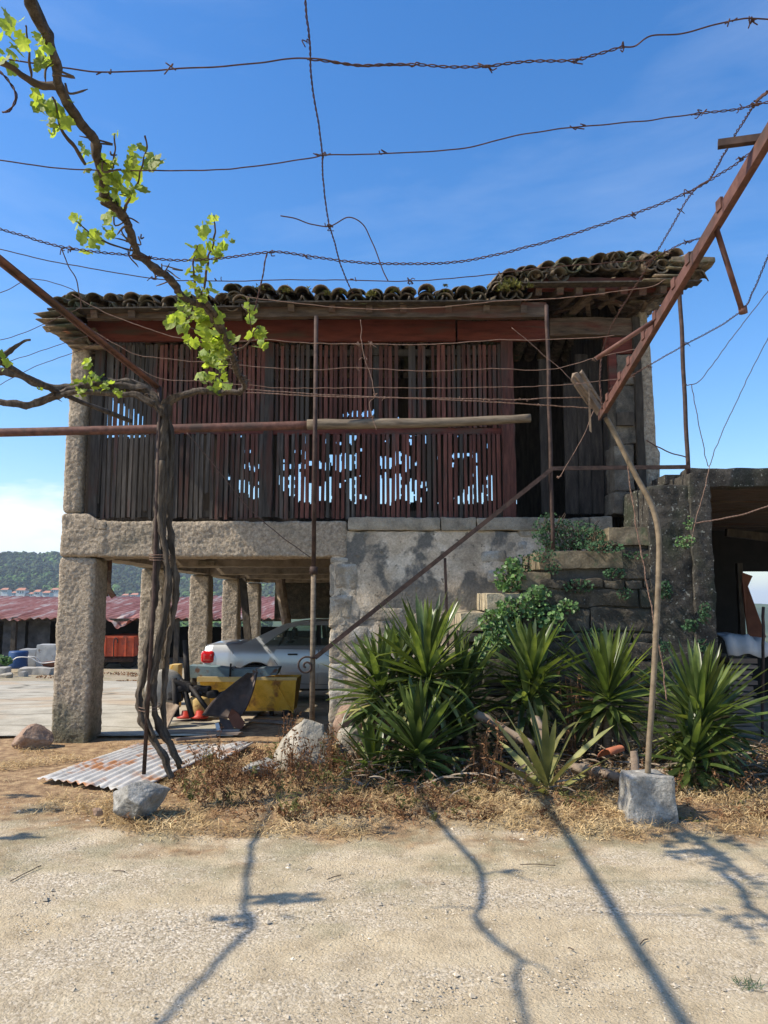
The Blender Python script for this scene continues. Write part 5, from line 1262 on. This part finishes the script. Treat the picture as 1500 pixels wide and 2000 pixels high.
# ------------------------------------------------------------------ things under the barn: car, yellow bin, plough
def car():
    Y0 = 13.65; zg = gh(-2, 13.8) + .02; xb = at(394,1300,Y0+.1).x; t = thing('parked_car', 'silver four-door saloon parked in the shade under the barn', 'car', (xb+2.2, Y0+.87, zg))
    W = 1.73
    # body side stations: x, sill z, belt z, deck z, half width factor
    ST = [(0,.46,.86,.90,.80),(.05,.34,.88,.965,.90),(.18,.27,.90,1.0,.955),(.5,.25,.915,1.01,.99),(.9,.24,.925,1.0,1.0),(1.4,.23,.925,.99,1.0),(2.1,.22,.915,.98,1.0),(2.8,.22,.90,.96,1.0),(3.25,.23,.885,.95,.995),(3.7,.24,.85,.89,.985),(4.1,.26,.78,.82,.95),(4.35,.30,.70,.73,.88),(4.46,.40,.62,.64,.75)]
    def sec(s_):
        x, zs_, zb, zd, hw = s_; h = W/2*hw
        pts = [(-h*.94, zs_), (-h*.985, zs_+.12), (-h, zs_+.34), (-h*.995, zb-.12), (-h*.965, zb-.02), (-h*.90, zd-.03), (-h*.75, zd), (0, zd+.012)]
        full = pts + [(-a, z) for a, z in pts[-2::-1]]
        return [Vector((xb+x, Y0+W/2+a, zg+z)) for a, z in full]
    # refine stations
    xs_ = []; n_ = 40
    import bisect
    X = [s_[0] for s_ in ST]
    def interp(x):
        i = max(1, min(len(X)-1, bisect.bisect(X, x))); a, c = ST[i-1], ST[i]; q = (x-a[0])/(c[0]-a[0]); return tuple(a[k]+(c[k]-a[k])*q for k in range(5))
    stx = sorted(set([s_[0] for s_ in ST] + [4.46*i/70 for i in range(71)])); wh = (.97, 3.60)
    g = MB(); rows = []
    for x in stx:
        r_ = sec(interp(x))
        for cx in wh:   # wheel arches
            dd = abs(x-cx)
            if dd < .37:
                za = zg + .30 + math.sqrt(.37**2-dd**2)
                for i in range(len(r_)):
                    if i <= 3 or i >= len(r_)-4:
                        if r_[i].z < za: r_[i] = Vector((r_[i].x, r_[i].y, min(za, zg+.70) + .01*i if i<=3 else min(za, zg+.70) + .01*(len(r_)-1-i)))
        rows.append(r_)
    g.grid(rows); g.f.append(tuple(range(len(rows[0]))))
    body = obj('body', g, M['car'], t, angle=30)
    g = MB(); g.box((xb+.3, Y0+.12, zg+.18), (xb+4.2, Y0+W-.12, zg+.62)); obj('underbody', g, M['trim'], t, smooth=False)
    # greenhouse: roof + pillars
    RP = [(.72,.985,.70),(1.0,1.11,.66),(1.28,1.27,.62),(1.55,1.355,.60),(1.9,1.40,.585),(2.3,1.405,.585),(2.6,1.375,.59),(2.9,1.26,.63),(3.2,1.08,.69),(3.38,.965,.72)]
    g = MB(); rows = []
    for x, z, hw in RP[2:8]:
        rows.append([Vector((xb+x, Y0+W/2+hw*q, zg+z-.035*abs(q)**3)) for q in (-1,-.95,-.7,-.35,0,.35,.7,.95,1)])
    g.grid(rows); obj('roof', g, M['car'], t, solid=.025)
    def side(q): return Y0 + W/2 + q
    for sg in (-1, 1):
        def pt_(x, z):   # point on the sloping side
            k = (z-.94)/(1.38-.94); return Vector((xb+x, side(sg*(.80-.215*k)), zg+z))
        fr_ = MB()
        def strip(a, b_, c, d_): fr_.prism([pt_(*a), pt_(*b_), pt_(*c), pt_(*d_)], (0, -.03*sg, 0))
        strip((.70,.985),(1.05,.95),(1.30,1.13),(1.10,1.18)); strip((1.10,1.18),(1.30,1.13),(1.52,1.27),(1.45,1.345)); strip((1.45,1.345),(1.52,1.27),(1.72,1.315),(1.7,1.385))
        strip((1.7,1.385),(1.72,1.315),(2.65,1.315),(2.62,1.375)); strip((2.62,1.375),(2.55,1.31),(3.22,.95),(3.38,.955))
        strip((.70,.985),(.70,.93),(3.38,.93),(3.38,.955))
        obj('window_frame', fr_, M['car'], t, smooth=False)
        fr_ = MB(); strip((2.02,.94),(2.10,.94),(2.08,1.32),(2.0,1.32)); obj('window_pillar', fr_, M['trim'], t, smooth=False); fr_ = MB(); strip((1.33,.95),(1.37,.95),(1.52,1.27),(1.48,1.25)); obj('window_pillar', fr_, M['trim'], t, smooth=False)
        gg = MB(); gg.add([pt_(1.06,.95), pt_(2.04,.95), pt_(2.02,1.31), pt_(1.70,1.31), pt_(1.50,1.26), pt_(1.28,1.12)], [(0,1,2,3,4,5)]); obj('window', gg, M['glass'], t, smooth=False)
        gg = MB(); gg.add([pt_(2.09,.95), pt_(3.18,.95), pt_(2.56,1.31), pt_(2.07,1.31)], [(0,1,2,3)]); obj('window', gg, M['glass'], t, smooth=False)
        h_ = MB(); h_.nbox((xb+1.52, Y0-.018 if sg < 0 else Y0+W-.01, zg+.80), (xb+1.70, Y0+.012 if sg < 0 else Y0+W+.018, zg+.835), .04, 0, 1, .01); obj('door_handle', h_, M['trim'], t)
        h_ = MB(); h_.nbox((xb+2.88, Y0-.16 if sg < 0 else Y0+W, zg+.93), (xb+3.02, Y0+.02 if sg < 0 else Y0+W+.14, zg+1.05), .04, 0, 1, .04); obj('side_mirror', h_, M['trim'], t)
        tl_ = MB(); yy = Y0 + .02 if sg < 0 else Y0+W-.16
        tl_.nbox((xb-.012, Y0+.012 if sg < 0 else Y0+W-.20, zg+.66), (xb+.235, Y0+.20 if sg < 0 else Y0+W-.012, zg+.875), .03, 0, 1, .06); obj('tail_light', tl_, M['tail'], t)
        for cx in wh:
            yc = Y0+.11 if sg < 0 else Y0+W-.11
            g = MB(); g.lathe([(.19,-.09),(.29,-.095),(.315,-.06),(.315,.06),(.29,.095),(.19,.09)], (xb+cx, yc, zg+.315), (0,1,0), 32); wl_ = obj('wheel', g, M['rubber'], t)
            g = MB(); g.lathe([(0,-.07),(.06,-.08),(.17,-.06),(.195,-.085),(.20,-.08),(.20,.08),(0,.05)], (xb+cx, yc, zg+.315), (0,1,0) if sg < 0 else (0,-1,0), 24); obj('rim', g, M['silver_steel'], wl_)
    gg = MB(); gg.add([Vector((xb+.72,side(-.70),zg+.985)), Vector((xb+.72,side(.70),zg+.985)), Vector((xb+1.45,side(.61),zg+1.34)), Vector((xb+1.45,side(-.61),zg+1.34))], [(0,1,2,3)]); obj('rear_window', gg, M['glass'], t, smooth=False)
    gg = MB(); gg.add([Vector((xb+3.38,side(-.72),zg+.965)), Vector((xb+3.38,side(.72),zg+.965)), Vector((xb+2.62,side(.59),zg+1.37)), Vector((xb+2.62,side(-.59),zg+1.37))], [(0,1,2,3)]); obj('windscreen', gg, M['glass'], t, smooth=False)
    g = MB()
    for sx, sy in ((1.45,.45),(1.45,1.25),(2.3,.45),(2.3,1.25)):
        g.nbox((xb+sx, Y0+sy-.25, zg+.4), (xb+sx+.14, Y0+sy+.25, zg+1.02), .08, 0, 1, .05); g.nbox((xb+sx+.01, Y0+sy-.12, zg+1.03), (xb+sx+.11, Y0+sy+.12, zg+1.20), .06, 0, 1, .04)
    g.nbox((xb+1.5, Y0+.15, zg+.4), (xb+2.9, Y0+W-.15, zg+.6), .3, 0, 1, .05)
    obj('seat', g, M['cloth'], t)
    # seams: door shut lines, fuel flap, side rub strip, bumper line
    g = MB()
    def seam(pts, r=.004): g.tube([Vector((xb+x, Y0 + (1-interp(x)[4])*W/2 + .003 + (.012 if z > .8 else 0) + (0.012 if z < .45 else 0), zg+z)) for x, z in pts], r, 5)
    seam([(1.30,.70),(1.36,.62),(1.42,.45),(1.45,.32),(2.05,.30),(2.06,.6),(2.06,.9)]); seam([(2.06,.30),(2.95,.30),(2.98,.6),(3.0,.88)]); seam([(1.30,.70),(1.22,.85),(1.15,.91)]); seam([(.56,.62),(.56,.86)]); seam([(.1,.60),(.60,.60)])
    obj('shut_lines', g, M['trim'], t)
    g = MB(); g.nbox((xb+1.45, Y0-.012, zg+.50), (xb+2.95, Y0+.02, zg+.545), .2, 0, 1, .01); obj('rub_strip', g, M['car'], t)
    g = MB(); g.nbox((xb-.05, Y0+.10, zg+.42), (xb+.12, Y0+W-.10, zg+.62), .08, 0, 1, .05); obj('bumper', g, M['car'], t)
car()
# yellow bin (tipping bucket)
YY = 11.55; zb = gh(-2, YY); t = thing('tipping_bucket', 'dented yellow metal tipping bucket behind the plough', 'bucket', (at(480,1400,YY).x, YY+.4, zb))
a = at(388,1322,YY); c = at(578,1322,YY); zt = a.z; z1 = zb + .10
def boxy(g, x0,x1,y0,y1,z0_,z1_,tx,ty,th=.02):
    o_ = [(x0+tx,y0+ty,z0_),(x1-tx,y0+ty,z0_),(x1-tx,y1-ty,z0_),(x0+tx,y1-ty,z0_)]; q = [(x0,y0,z1_),(x1,y0,z1_),(x1,y1,z1_),(x0,y1,z1_)]
    g.add([*o_, *q], [(3,2,1,0),(0,1,5,4),(1,2,6,5),(2,3,7,6),(3,0,4,7)])
g = MB(); boxy(g, a.x+.02, c.x, YY, YY+.75, z1, zt-.04, .05, .16); obj('tub', g, M['yellow'], t, smooth=False, solid=.02)
g = MB(); g.nbox((a.x-.02, YY-.03, zt-.07), (at(500,1322,YY).x, YY+.02, zt+.005), .1, .004, 4, .008, seed=1); g.nbox((at(500,1322,YY).x+.01, YY-.02, zt-.05), (c.x+.02, YY+.02, zt), .1, .004, 4, .008, seed=2); obj('rim', g, M['yellow_pale'], t)  # light catching the rim is put into its paler yellow
g = MB(); g.bar(at(540,1335,YY-.03), at(572,1392,YY+.12), .02, .02); obj('rib', g, M['yellow'], t, smooth=False)
for u in (420, 560): g = MB(); p = at(u, 1400, YY+.3); g.box((p.x-.05, YY+.15, zb), (p.x+.05, YY+.6, z1+.01)); obj('skid', g, M['iron_black'], t, smooth=False)
# blue-grey tank panel behind the bucket
yb = 11.9; g = MB(); a, c = at(372,1323,yb), at(545,1299,yb)
g.prism([at(368,1300,yb), at(420,1303,yb), at(460,1308,yb), at(545,1304,yb), at(540,1318,yb), at(500,1324,yb), at(372,1324,yb)], (0,.35,0))
bt = thing('metal_trough', 'faded blue-grey metal trough behind the yellow bucket', 'trough', at(455,1324,yb)); obj('panel', g, M['blue_grey'], bt, smooth=False)
g = MB(); g.bar(at(451,1296,yb-.02), at(449,1324,yb-.02), .025, .02, up=(0,1,0)); 
g.tube([at(455+4*math.cos(k*.5)+2, 1305-4*math.sin(k*.5), yb-.03) for k in range(10)], .006, 5); obj('latch', g, M['iron_black'], bt)
for u in (378, 530): g = MB(); p = at(u,1322,yb); g.box((p.x-.03, yb+.05, gh(p.x,yb)), (p.x+.03, yb+.12, p.z)); obj('leg', g, M['iron_black'], bt, smooth=False)
# plough with two mouldboards
yp = 10.75; pgh = thing('plough', 'old dark steel plough with a large curved mouldboard on the ground', 'plough', at(450,1425,yp))
g = MB(); outl = [(500,1316),(492,1345),(480,1372),(470,1398),(455,1392),(440,1388),(425,1395),(405,1402),(396,1395),(400,1378),(415,1362),(435,1347),(455,1332),(475,1320),(490,1313)]
rows = []
# mouldboard: a twisted curved blade between two edges
e1 = curve([at(u,v,y) for u,v,y in ((502,1313,10.85),(494,1350,10.7),(480,1385,10.6),(466,1404,10.5))], 6); e2 = curve([at(u,v,y) for u,v,y in ((484,1314,10.95),(452,1338,10.8),(416,1368,10.6),(394,1397,10.45))], 6)
for p, q in zip(e1, e2):
    rows.append([p.lerp(q, i/10) + Vector((0, .10*math.sin(PI*i/10), -.02*math.sin(PI*i/10))) for i in range(11)])
g.grid(rows); obj('mouldboard', g, M['plough'], pgh, solid=.018)
g = MB(); g.prism([at(452,1384,10.45), at(464,1392,10.45), at(478,1412,10.4), at(472,1425,10.4), at(455,1420,10.45), at(445,1400,10.5)], (0,.03,0)); obj('share', g, M['rust_sheet'], pgh, smooth=False)
g = MB(); g.prism([at(420,1412,10.4), at(428,1410,10.4), at(436,1432,10.35), at(424,1436,10.35)], (0,.03,0)); g.prism([at(428,1400,10.5), at(462,1412,10.5), at(450,1432,10.4), at(432,1436,10.4)], (0,.03,0)); obj('landside', g, M['plough'], pgh, smooth=False)
g = MB(); g.prism([at(420,1413,10.38), at(427,1411,10.38), at(432,1430,10.33), at(424,1433,10.33)], (0,.01,0)); obj('point', g, M['silver_steel'], pgh, smooth=False)
g = MB(); g.tube(curve([at(455,1350,10.95), at(420,1358,10.9), at(385,1350,10.85), at(350,1335,10.8), at(338,1330,10.8)], 6), .045, 8, .3, 20); g.bar(at(340,1325,10.8), at(345,1400,10.7), .07, .05); g.bar(at(355,1328,10.9), at(375,1400,10.7), .06, .05)
g.bar(at(362,1250,11.0), at(366,1335,10.9), .07, .05, up=(0,1,0)); g.bar(at(372,1340,10.8), at(405,1385,10.6), .05, .04)
for u, v, r_ in ((360,1345,.11),(385,1352,.09),(400,1345,.08),(345,1360,.10),(415,1357,.07)): g.nbox(at(u,v,10.85)-Vector((r_,.07,r_*.7)), at(u,v,10.85)+Vector((r_,.07,r_*.7)), .03, .03, 9, .03, seed=u)
obj('frame', g, M['iron_black'], pgh)
g = MB(); e1 = curve([at(u,v,y) for u,v,y in ((350,1378,10.6),(338,1400,10.5),(322,1432,10.4))], 6); e2 = curve([at(u,v,y) for u,v,y in ((322,1372,10.75),(315,1400,10.65),(318,1425,10.5))], 6)
g.grid([[p.lerp(q, i/8) + Vector((0,.06*math.sin(PI*i/8),0)) for i in range(9)] for p, q in zip(e1, e2)]); o = obj('mouldboard', g, M['log'], pgh, solid=.02); o['label'] = 'pale worn smaller mouldboard'
for u in (362, 390):
    p = at(u, 1402, 11.2); g = MB(); g.lathe([(0,0),(.12,.0),(.13,.02),(.06,.04),(.05,.10),(0,.10)], p, (0,0,1), 20); o = obj('red_cap', g, M['red'], loc=p)
    tag(o, ('round red cap on the ground left of the other one' if u == 362 else 'round red cap on the ground nearer the mouldboard'), 'cap', 'red caps beside the plough')
t = thing('yellow_canister', 'pale yellow box-shaped canister standing against the second pillar', 'canister', at(340,1330,11.6)); g = MB(); p0_, p1_ = at(328,1345,11.6), at(349,1298,11.6)
g.nbox((p0_.x, 11.6, p0_.z-.3), (p1_.x, 11.85, p1_.z), .04, .004, 5, .02, seed=5); obj('body', g, M['yellow_pale'], t); g = MB(); g.bar(at(328,1320,11.58), at(338,1299,11.58), .015, .015); obj('rib', g, M['yellow'], t, smooth=False)
t = thing('yellow_tank', 'small yellow tank behind the plough frame', 'tank', at(390,1400,11.3)); g = MB(); p = at(388,1402,11.35); g.lathe([(0,0),(.13,0),(.16,.08),(.155,.26),(.12,.30),(0,.31)], p, (0,0,1), 20); obj('body', g, M['yellow_pale'], t)
# planks and scraps on the ground by the plough
for i, (u0,v0,u1,v1,wd,lab) in enumerate(((345,1404,470,1402,.09,'grey board lying under the plough, farthest from the camera'),(320,1435,470,1440,.12,'wide grey board lying before the plough'),(480,1412,560,1418,.08,'short board lying right of the plough share'),(340,1452,420,1446,.06,'narrow lath nearest the corrugated sheet'))):
    a, c = gp(u0,v0), gp(u1,v1); a.z += .045; c.z += .05; g = MB(); g.bar(a, c, wd, .03, jag=.03); o = obj('board', g, M['plank'], loc=a, smooth=False); tag(o, lab, 'board', 'loose boards by the plough')
# round grey stone wheel behind the vine
g = MB(); p = at(322,1345,11.2); g.lathe([(.02,0),(.27,0),(.28,.04),(.24,.09),(.02,.09)], p, (.35,-1,.1), 26); o = obj('stone_disc', g, M['concrete'], loc=p); tag(o, 'pale round stone disc leaning behind the vine stems', 'stone disc')
# timber prop leaning in the undercroft
g = MB(); g.bar(at(474,1130,18.6), at(488,1290,18.0), .16, .10, up=(0,1,0)); o = obj('timber_prop', g, M['wood_dark'], loc=at(486,1235,18.0), smooth=False); tag(o, 'leaning dark timber prop between the rear pillars under the barn', 'timber')
g = MB(); g.tube(curve([at(548,1130,21.5), at(552,1170,21.5), at(560,1215,21.5), at(565,1300,21.5)],5), .13, 9, .3, 10); o = obj('tree_stump', g, M['log'], loc=at(560,1215,21.5), smooth=False); tag(o, 'pale upright timber at the far end under the barn', 'timber')

# ------------------------------------------------------------------ rusty-roofed shed across the yard
sd_ = thing('tin_shed', 'long low open shed with rusty red corrugated roof across the yard', 'shed', (-12, 30, -.6))
Ys0, Ys1 = 27.5, 33.5; ze0 = at(200,1207,Ys0).z; ze1 = at(200,1166,Ys1).z
g = MB(); rows = []; nc = 560
x0s, x1s = -24.0, -3.6
for j in range(7):
    tt = j/6; row = []
    for i in range(nc+1):
        s_ = i/nc; x = x0s + (x1s-x0s)*s_ + tt*1.8; y = Ys0 + (Ys1-Ys0)*tt
        z = ze0 + (ze1-ze0)*tt + .035*math.sin(2*PI*s_*70) + .05*noise.noise(Vector((x*.5, y*.2, 0)))
        if j == 0:
            u_ = uvof(x, y, z)[0]; z -= .30*max(0, 1-abs(u_-232)/22) + .12*max(0, noise.noise(Vector((x*.8,0,5)))); y -= .1*max(0, noise.noise(Vector((x*2,0,5))))
        row.append(Vector((x, y, z)))
    rows.append(row)
g.grid(rows); obj('roof', g, M['tin_rust'], sd_, solid=.01)
g = MB(); zg_ = gh(-10, 28)
for x in (-22,-19.2,-16,-13.2,-10.2,-7.4,-5.2): g.box((x-.08, Ys0+.15, zg_-.3), (x+.08, Ys0+.31, ze0+.02))
g.box((x0s, Ys0+.12, ze0-.12), (x1s, Ys0+.2, ze0-.02)); obj('post', g, M['wood_dark'], sd_, smooth=False)
g = MB(); g.box((x0s, Ys1-.3, zg_-.8), (x1s+1, Ys1-.2, zg_+1.28)); g.box((-17.8, Ys0+2.2, zg_-.5), (-8.9, Ys0+2.3, ze0+.1)); g.box((x0s, Ys0+2.5,zg_-.5), (-18, Ys0+2.6, ze0)); obj('back_wall', g, M['black'], sd_, smooth=False)
g = MB()
for i in range(2):
    xa_ = at(8 + i*44,1200,Ys0+.6).x; rows = []
    for j in range(15): 
        z = zg_+.1 + 1.55*j/14; rows.append([Vector((xa_+k*.4, Ys0+.6+.2*i + .02*math.sin(j*2.0), z)) for k in range(3)])
    g.grid(rows)
obj('side_sheet', g, M['tin_grey'], sd_)
# trailer
tr = thing('farm_trailer', 'orange-red farm trailer parked under the tin shed', 'trailer', (at(235,1300,27.3).x, 28.2, zg_))
Yt = 27.2; A_, B_ = at(192,1243,Yt), at(272,1243,Yt); zl_ = at(230,1282,Yt).z
g = MB(); g.box((A_.x, Yt, zl_), (at(262,1243,Yt).x, Yt+2.4, A_.z)); g.prism([at(262,1243,Yt), at(284,1240,Yt+1.0), at(281,1262,Yt+1.0), at(262,1280,Yt)], (0,1.0,0))
for u in (205,228,245): p = at(u,1260,Yt-.03); g.box((p.x-.03, Yt-.04, zl_), (p.x+.03, Yt, A_.z+.01))
g.box((A_.x, Yt-.03, A_.z-.06), (at(262,1243,Yt).x, Yt, A_.z+.02)); obj('body', g, M['orange'], tr, smooth=False)
g = MB(); g.box((A_.x-.1, Yt+.1, zl_-.20), (at(255,1290,Yt).x, Yt+2.2, zl_-.02)); g.tube([at(226+4*math.cos(k*.4), 1256-10*math.sin(k*.4), Yt-.06) for k in range(9)] + [at(222,1285,Yt-.06)], .02, 6); obj('chassis', g, M['rust_dark'], tr)
for u in (196, 252):
    g = MB(); p = at(u, 1290, Yt+.5); g.lathe([(.12,-.1),(.30,-.11),(.34,-.06),(.34,.06),(.30,.11),(.12,.1)], (p.x, Yt+.45, zg_+.34), (0,1,0), 24); g.lathe([(0,-.06),(.12,-.06),(.12,.06),(0,.06)], (p.x, Yt+.45, zg_+.34), (0,1,0), 16); obj('wheel', g, M['rubber'], tr)
# clutter in front of the shed, left
def pbox(name, label, cat, u0,u1,v0,v1,Y,dep,m,amp=.01):
    a, c = at(u0,v1,Y), at(u1,v0,Y); g = MB(); g.nbox((a.x, Y, a.z-.03), (c.x, Y+dep, c.z), .06, amp, 5, .02, seed=u0); o = obj(name, g, M[m], loc=((a.x+c.x)/2, Y+dep/2, a.z)); return tag(o, label, cat)
pbox('appliance', 'white chest appliance under the tin shed by the blue drum', 'appliance', 35,70,1268,1302,26.0,.6,'white_box')
pbox('appliance', 'chipped pale panel box under the tin shed beside the corner pillar', 'appliance', 69,112,1259,1302,25.5,.6,'white_box')
pbox('concrete_trough', 'low weathered concrete trough left of the corner pillar', 'trough', 34,97,1304,1316,24.2,.5,'concrete',.03)
pbox('concrete_block', 'pale concrete block at the left edge of the yard', 'block', -30,8,1304,1316,24.0,.5,'concrete',.03)
pbox('concrete_block', 'small pale block end on beside the potted shrub', 'block', 36,48,1312,1322,23.2,.3,'concrete',.02)
g = MB(); p = at(35,1302,25.4); g.lathe([(0,0),(.28,0),(.30,.05),(.28,.25),(.30,.5),(.28,.55),(0,.55)], p-Vector((0,0,.05)), (0,0,1), 24); o = obj('blue_drum', g, M['blue'], loc=p); tag(o, 'blue plastic drum under the tin shed', 'drum')
wb = thing('wheelbarrow', 'rusty wheelbarrow with long bent handles left of the corner pillar', 'wheelbarrow', at(95,1308,24.6)); g = MB()
g.tube(curve([at(22,1292,24.6),at(35,1284,24.6),at(60,1285,24.6),(at(80,1295,24.6)),at(112,1292,24.6)],6), .018, 6); g.tube(curve([at(55,1282,25),at(70,1284,25),at(82,1296,25),at(112,1294,25)],6), .018, 6); obj('handle', g, M['silver_steel'], wb)
g = MB(); a, c = at(82,1308,24.6), at(114,1294,24.6); g.prism([at(80,1294,24.6), at(116,1292,24.6), at(112,1310,24.7), at(90,1310,24.7)], (0,.6,0)); obj('tray', g, M['rust_sheet'], wb, smooth=False)
g = MB(); p = at(114,1312,24.9); g.lathe([(.1,-.03),(.17,-.04),(.18,0),(.17,.04),(.1,.03)], p, (0,1,0), 18); obj('wheel', g, M['rubber'], wb)
leafclump('shrub', 'small green shrub with a pale forked trunk at the left edge', 'shrub', [(12,1291,23.5,12,8,200),(2,1286,23.5,10,6,80)], 'ivy', .09, ylayer=.2)
for u, lab in ((10,'pale rubble stone at the left yard edge'),):
    rock(lab, u, 1326, 30, 12, 22.6, M['rock_pale'], 44)
leafclump('yard_weeds', 'yellowish weeds growing along the concrete yard edge', 'weed', [(250,1332,20.4,26,4,120),(232,1315,24,30,3,80),(90,1322,22.4,20,3,60),(262,1318,23.5,20,4,80)], 'weed_brown', .05, ylayer=.3)

# ------------------------------------------------------------------ hills, woods, village
def hz(x, y):
    f = sm((y-520)/620)*sm((2200-y)/700); prof = 74 + 9*noise.noise(Vector((x/260, 0, 1))) + 5*noise.noise(Vector((x/70, 0, 2))) - 26*sm((x+470)/260) - 30*sm((x+210)/330)
    return gh(x, y) + f*(prof + 12) + 6*noise.noise(Vector((x/120,y/120,0)))*f - 2
g = MB(); rows = []
for j in range(60):
    y = 480 + 1700*j/59; rows.append([Vector((x_, y, hz(x_, y))) for x_ in [-2200 + 2700*i/90 for i in range(91)]])
g.grid(rows); tag(obj('hills', g, M['forest']), kind='structure')
g = MB(); rows = []
for j in range(8):
    y = 4200 + 900*j/7; rows.append([Vector((x_, y, -52 + sm(j/5)*(26 + 18*noise.noise(Vector((x_/900,0,3))) + 5*noise.noise(Vector((x_/200,0,3)))))) for x_ in [-5000 + 10000*i/120 for i in range(121)]])
g.grid(rows); tag(obj('far_hills', g, M['forest']), kind='structure')
def blob(g, c, r, h, n=9):
    """ragged low tree crown made of leaf-clump faces"""
    for _ in range(n):
        d = Vector((rnd(-1,1), rnd(-1,1), rnd(-.2,1))).normalized(); p = c + Vector((d.x*r*.7, d.y*r*.7, h*.5 + d.z*h*.45)); q = d.orthogonal().normalized(); q = Quaternion(d, rnd(0,6)) @ q; e_ = d.cross(q); s_ = r*rnd(.5,.85)
        g.add([p+q*s_, p+e_*s_+d*s_*.3, p-q*s_, p-e_*s_+d*s_*.2, p+d*s_*.6], [(0,1,4),(1,2,4),(2,3,4),(3,0,4)])
g = MB(); gg = MB()
for k in range(5200):
    y = 620 + 520*random.random(); x = rnd(-.62, -.10)*y
    if hz(x,y) < gh(x,y)+4: continue
    r_ = rnd(2.6,5.0); tgt = gg if (noise.noise(Vector((x/60,y/60,0))) > .22 and random.random() < .6) else g
    blob(tgt, Vector((x, y, hz(x,y)-1)), r_, r_*rnd(1.1,2.2), 6)
tag(obj('forest', g, M['forest'], smooth=False), 'dark wooded hillside beyond the village', 'forest', kind='stuff')
tag(obj('young_wood', gg, M['fire_green'], smooth=False), 'patches of brighter green trees on the wooded hillside', 'woodland', kind='stuff')
g = MB()
for k in range(500):
    y = rnd(330, 520); x = rnd(-.58,-.15)*y; blob(g, Vector((x, y, gh(x,y)-.5)), rnd(2,4), rnd(4,8), 8)
for k in range(160):
    y = rnd(120, 300); x = rnd(.40,.60)*y; blob(g, Vector((x, y, gh(x,y)-.5)), rnd(1.5,3), rnd(3,5), 8)
tag(obj('valley_trees', g, M['fire_green'], smooth=False), 'mixed trees on the valley floor around the village', 'trees', kind='stuff')
hl = ['white house at the far left edge of the village','pinkish-roofed house third from the left below the hill','low grey-white house behind the shed ridge','village house just left of the corner pillar']
hs_ = [(8,1152,14,9,'small white house at the far left edge below the hill'),(28,1158,12,8,'low house second from the left edge below the hill'),(40,1153,17,12,'red-roofed village house with the widest roof'),(58,1160,12,8,'small house in front of the green trees of the village'),
       (72,1156,12,11,'tall pale village house in the middle of the row'),(90,1158,14,10,'blue-grey shaded village house nearest the pillar on its left'),(107,1152,15,9,'cream village house highest up beside the pillar'),(244,1163,12,8,'pale house visible between the first two pillars, left one'),(262,1162,14,9,'red-roofed house visible between the first two pillars, right one')]
for u, v, wpx, hpx, lab in hs_:
    Y = rnd(560, 640); p = at(u, v, Y); W_, H_ = wpx/1500*Y, hpx/1500*Y; z0 = p.z - H_*.6
    t = thing('village_house', lab, 'house', (p.x, Y, z0), 'village houses below the hill')
    g = MB(); g.box((p.x-W_/2, Y, z0-8), (p.x+W_/2, Y+7, z0+H_*.62)); wlo = obj('wall', g, M['house_wall'], t, smooth=False)
    g = MB()
    for q in (-.28, 0, .28): g.box((p.x+q*W_-.35, Y-.05, z0+H_*.18), (p.x+q*W_+.35, Y+.02, z0+H_*.45))
    obj('windows', g, M['trim'], t, smooth=False)
    g = MB(); zr = z0 + H_*.62; g.add([(p.x-W_*.56,Y-.6,zr),(p.x+W_*.56,Y-.6,zr),(p.x+W_*.56,Y+7.6,zr),(p.x-W_*.56,Y+7.6,zr),(p.x-W_*.4,Y+3.5,zr+H_*.4),(p.x+W_*.4,Y+3.5,zr+H_*.4)], [(0,1,5,4),(1,2,5),(2,3,4,5),(3,0,4),(3,2,1,0)]); obj('roof', g, M['house_roof'], t, smooth=False)

# ------------------------------------------------------------------ haze over the valley
hm = bpy.data.materials.new('haze'); hm.use_nodes = True; hm.node_tree.nodes.clear()
ho = hm.node_tree.nodes.new('ShaderNodeOutputMaterial'); hv = hm.node_tree.nodes.new('ShaderNodeVolumePrincipled'); hv.inputs['Color'].default_value = (.75,.86,1,1); hv.inputs['Density'].default_value = .00022
hm.node_tree.links.new(hv.outputs[0], ho.inputs['Volume'])
HAZE = True
if HAZE:
    g = MB(); g.box((-9300,-90,-75), (9300,9300,130)); o = obj('haze', g, hm, smooth=False); tag(o, 'pale blue air over the valley', 'haze', kind='stuff')
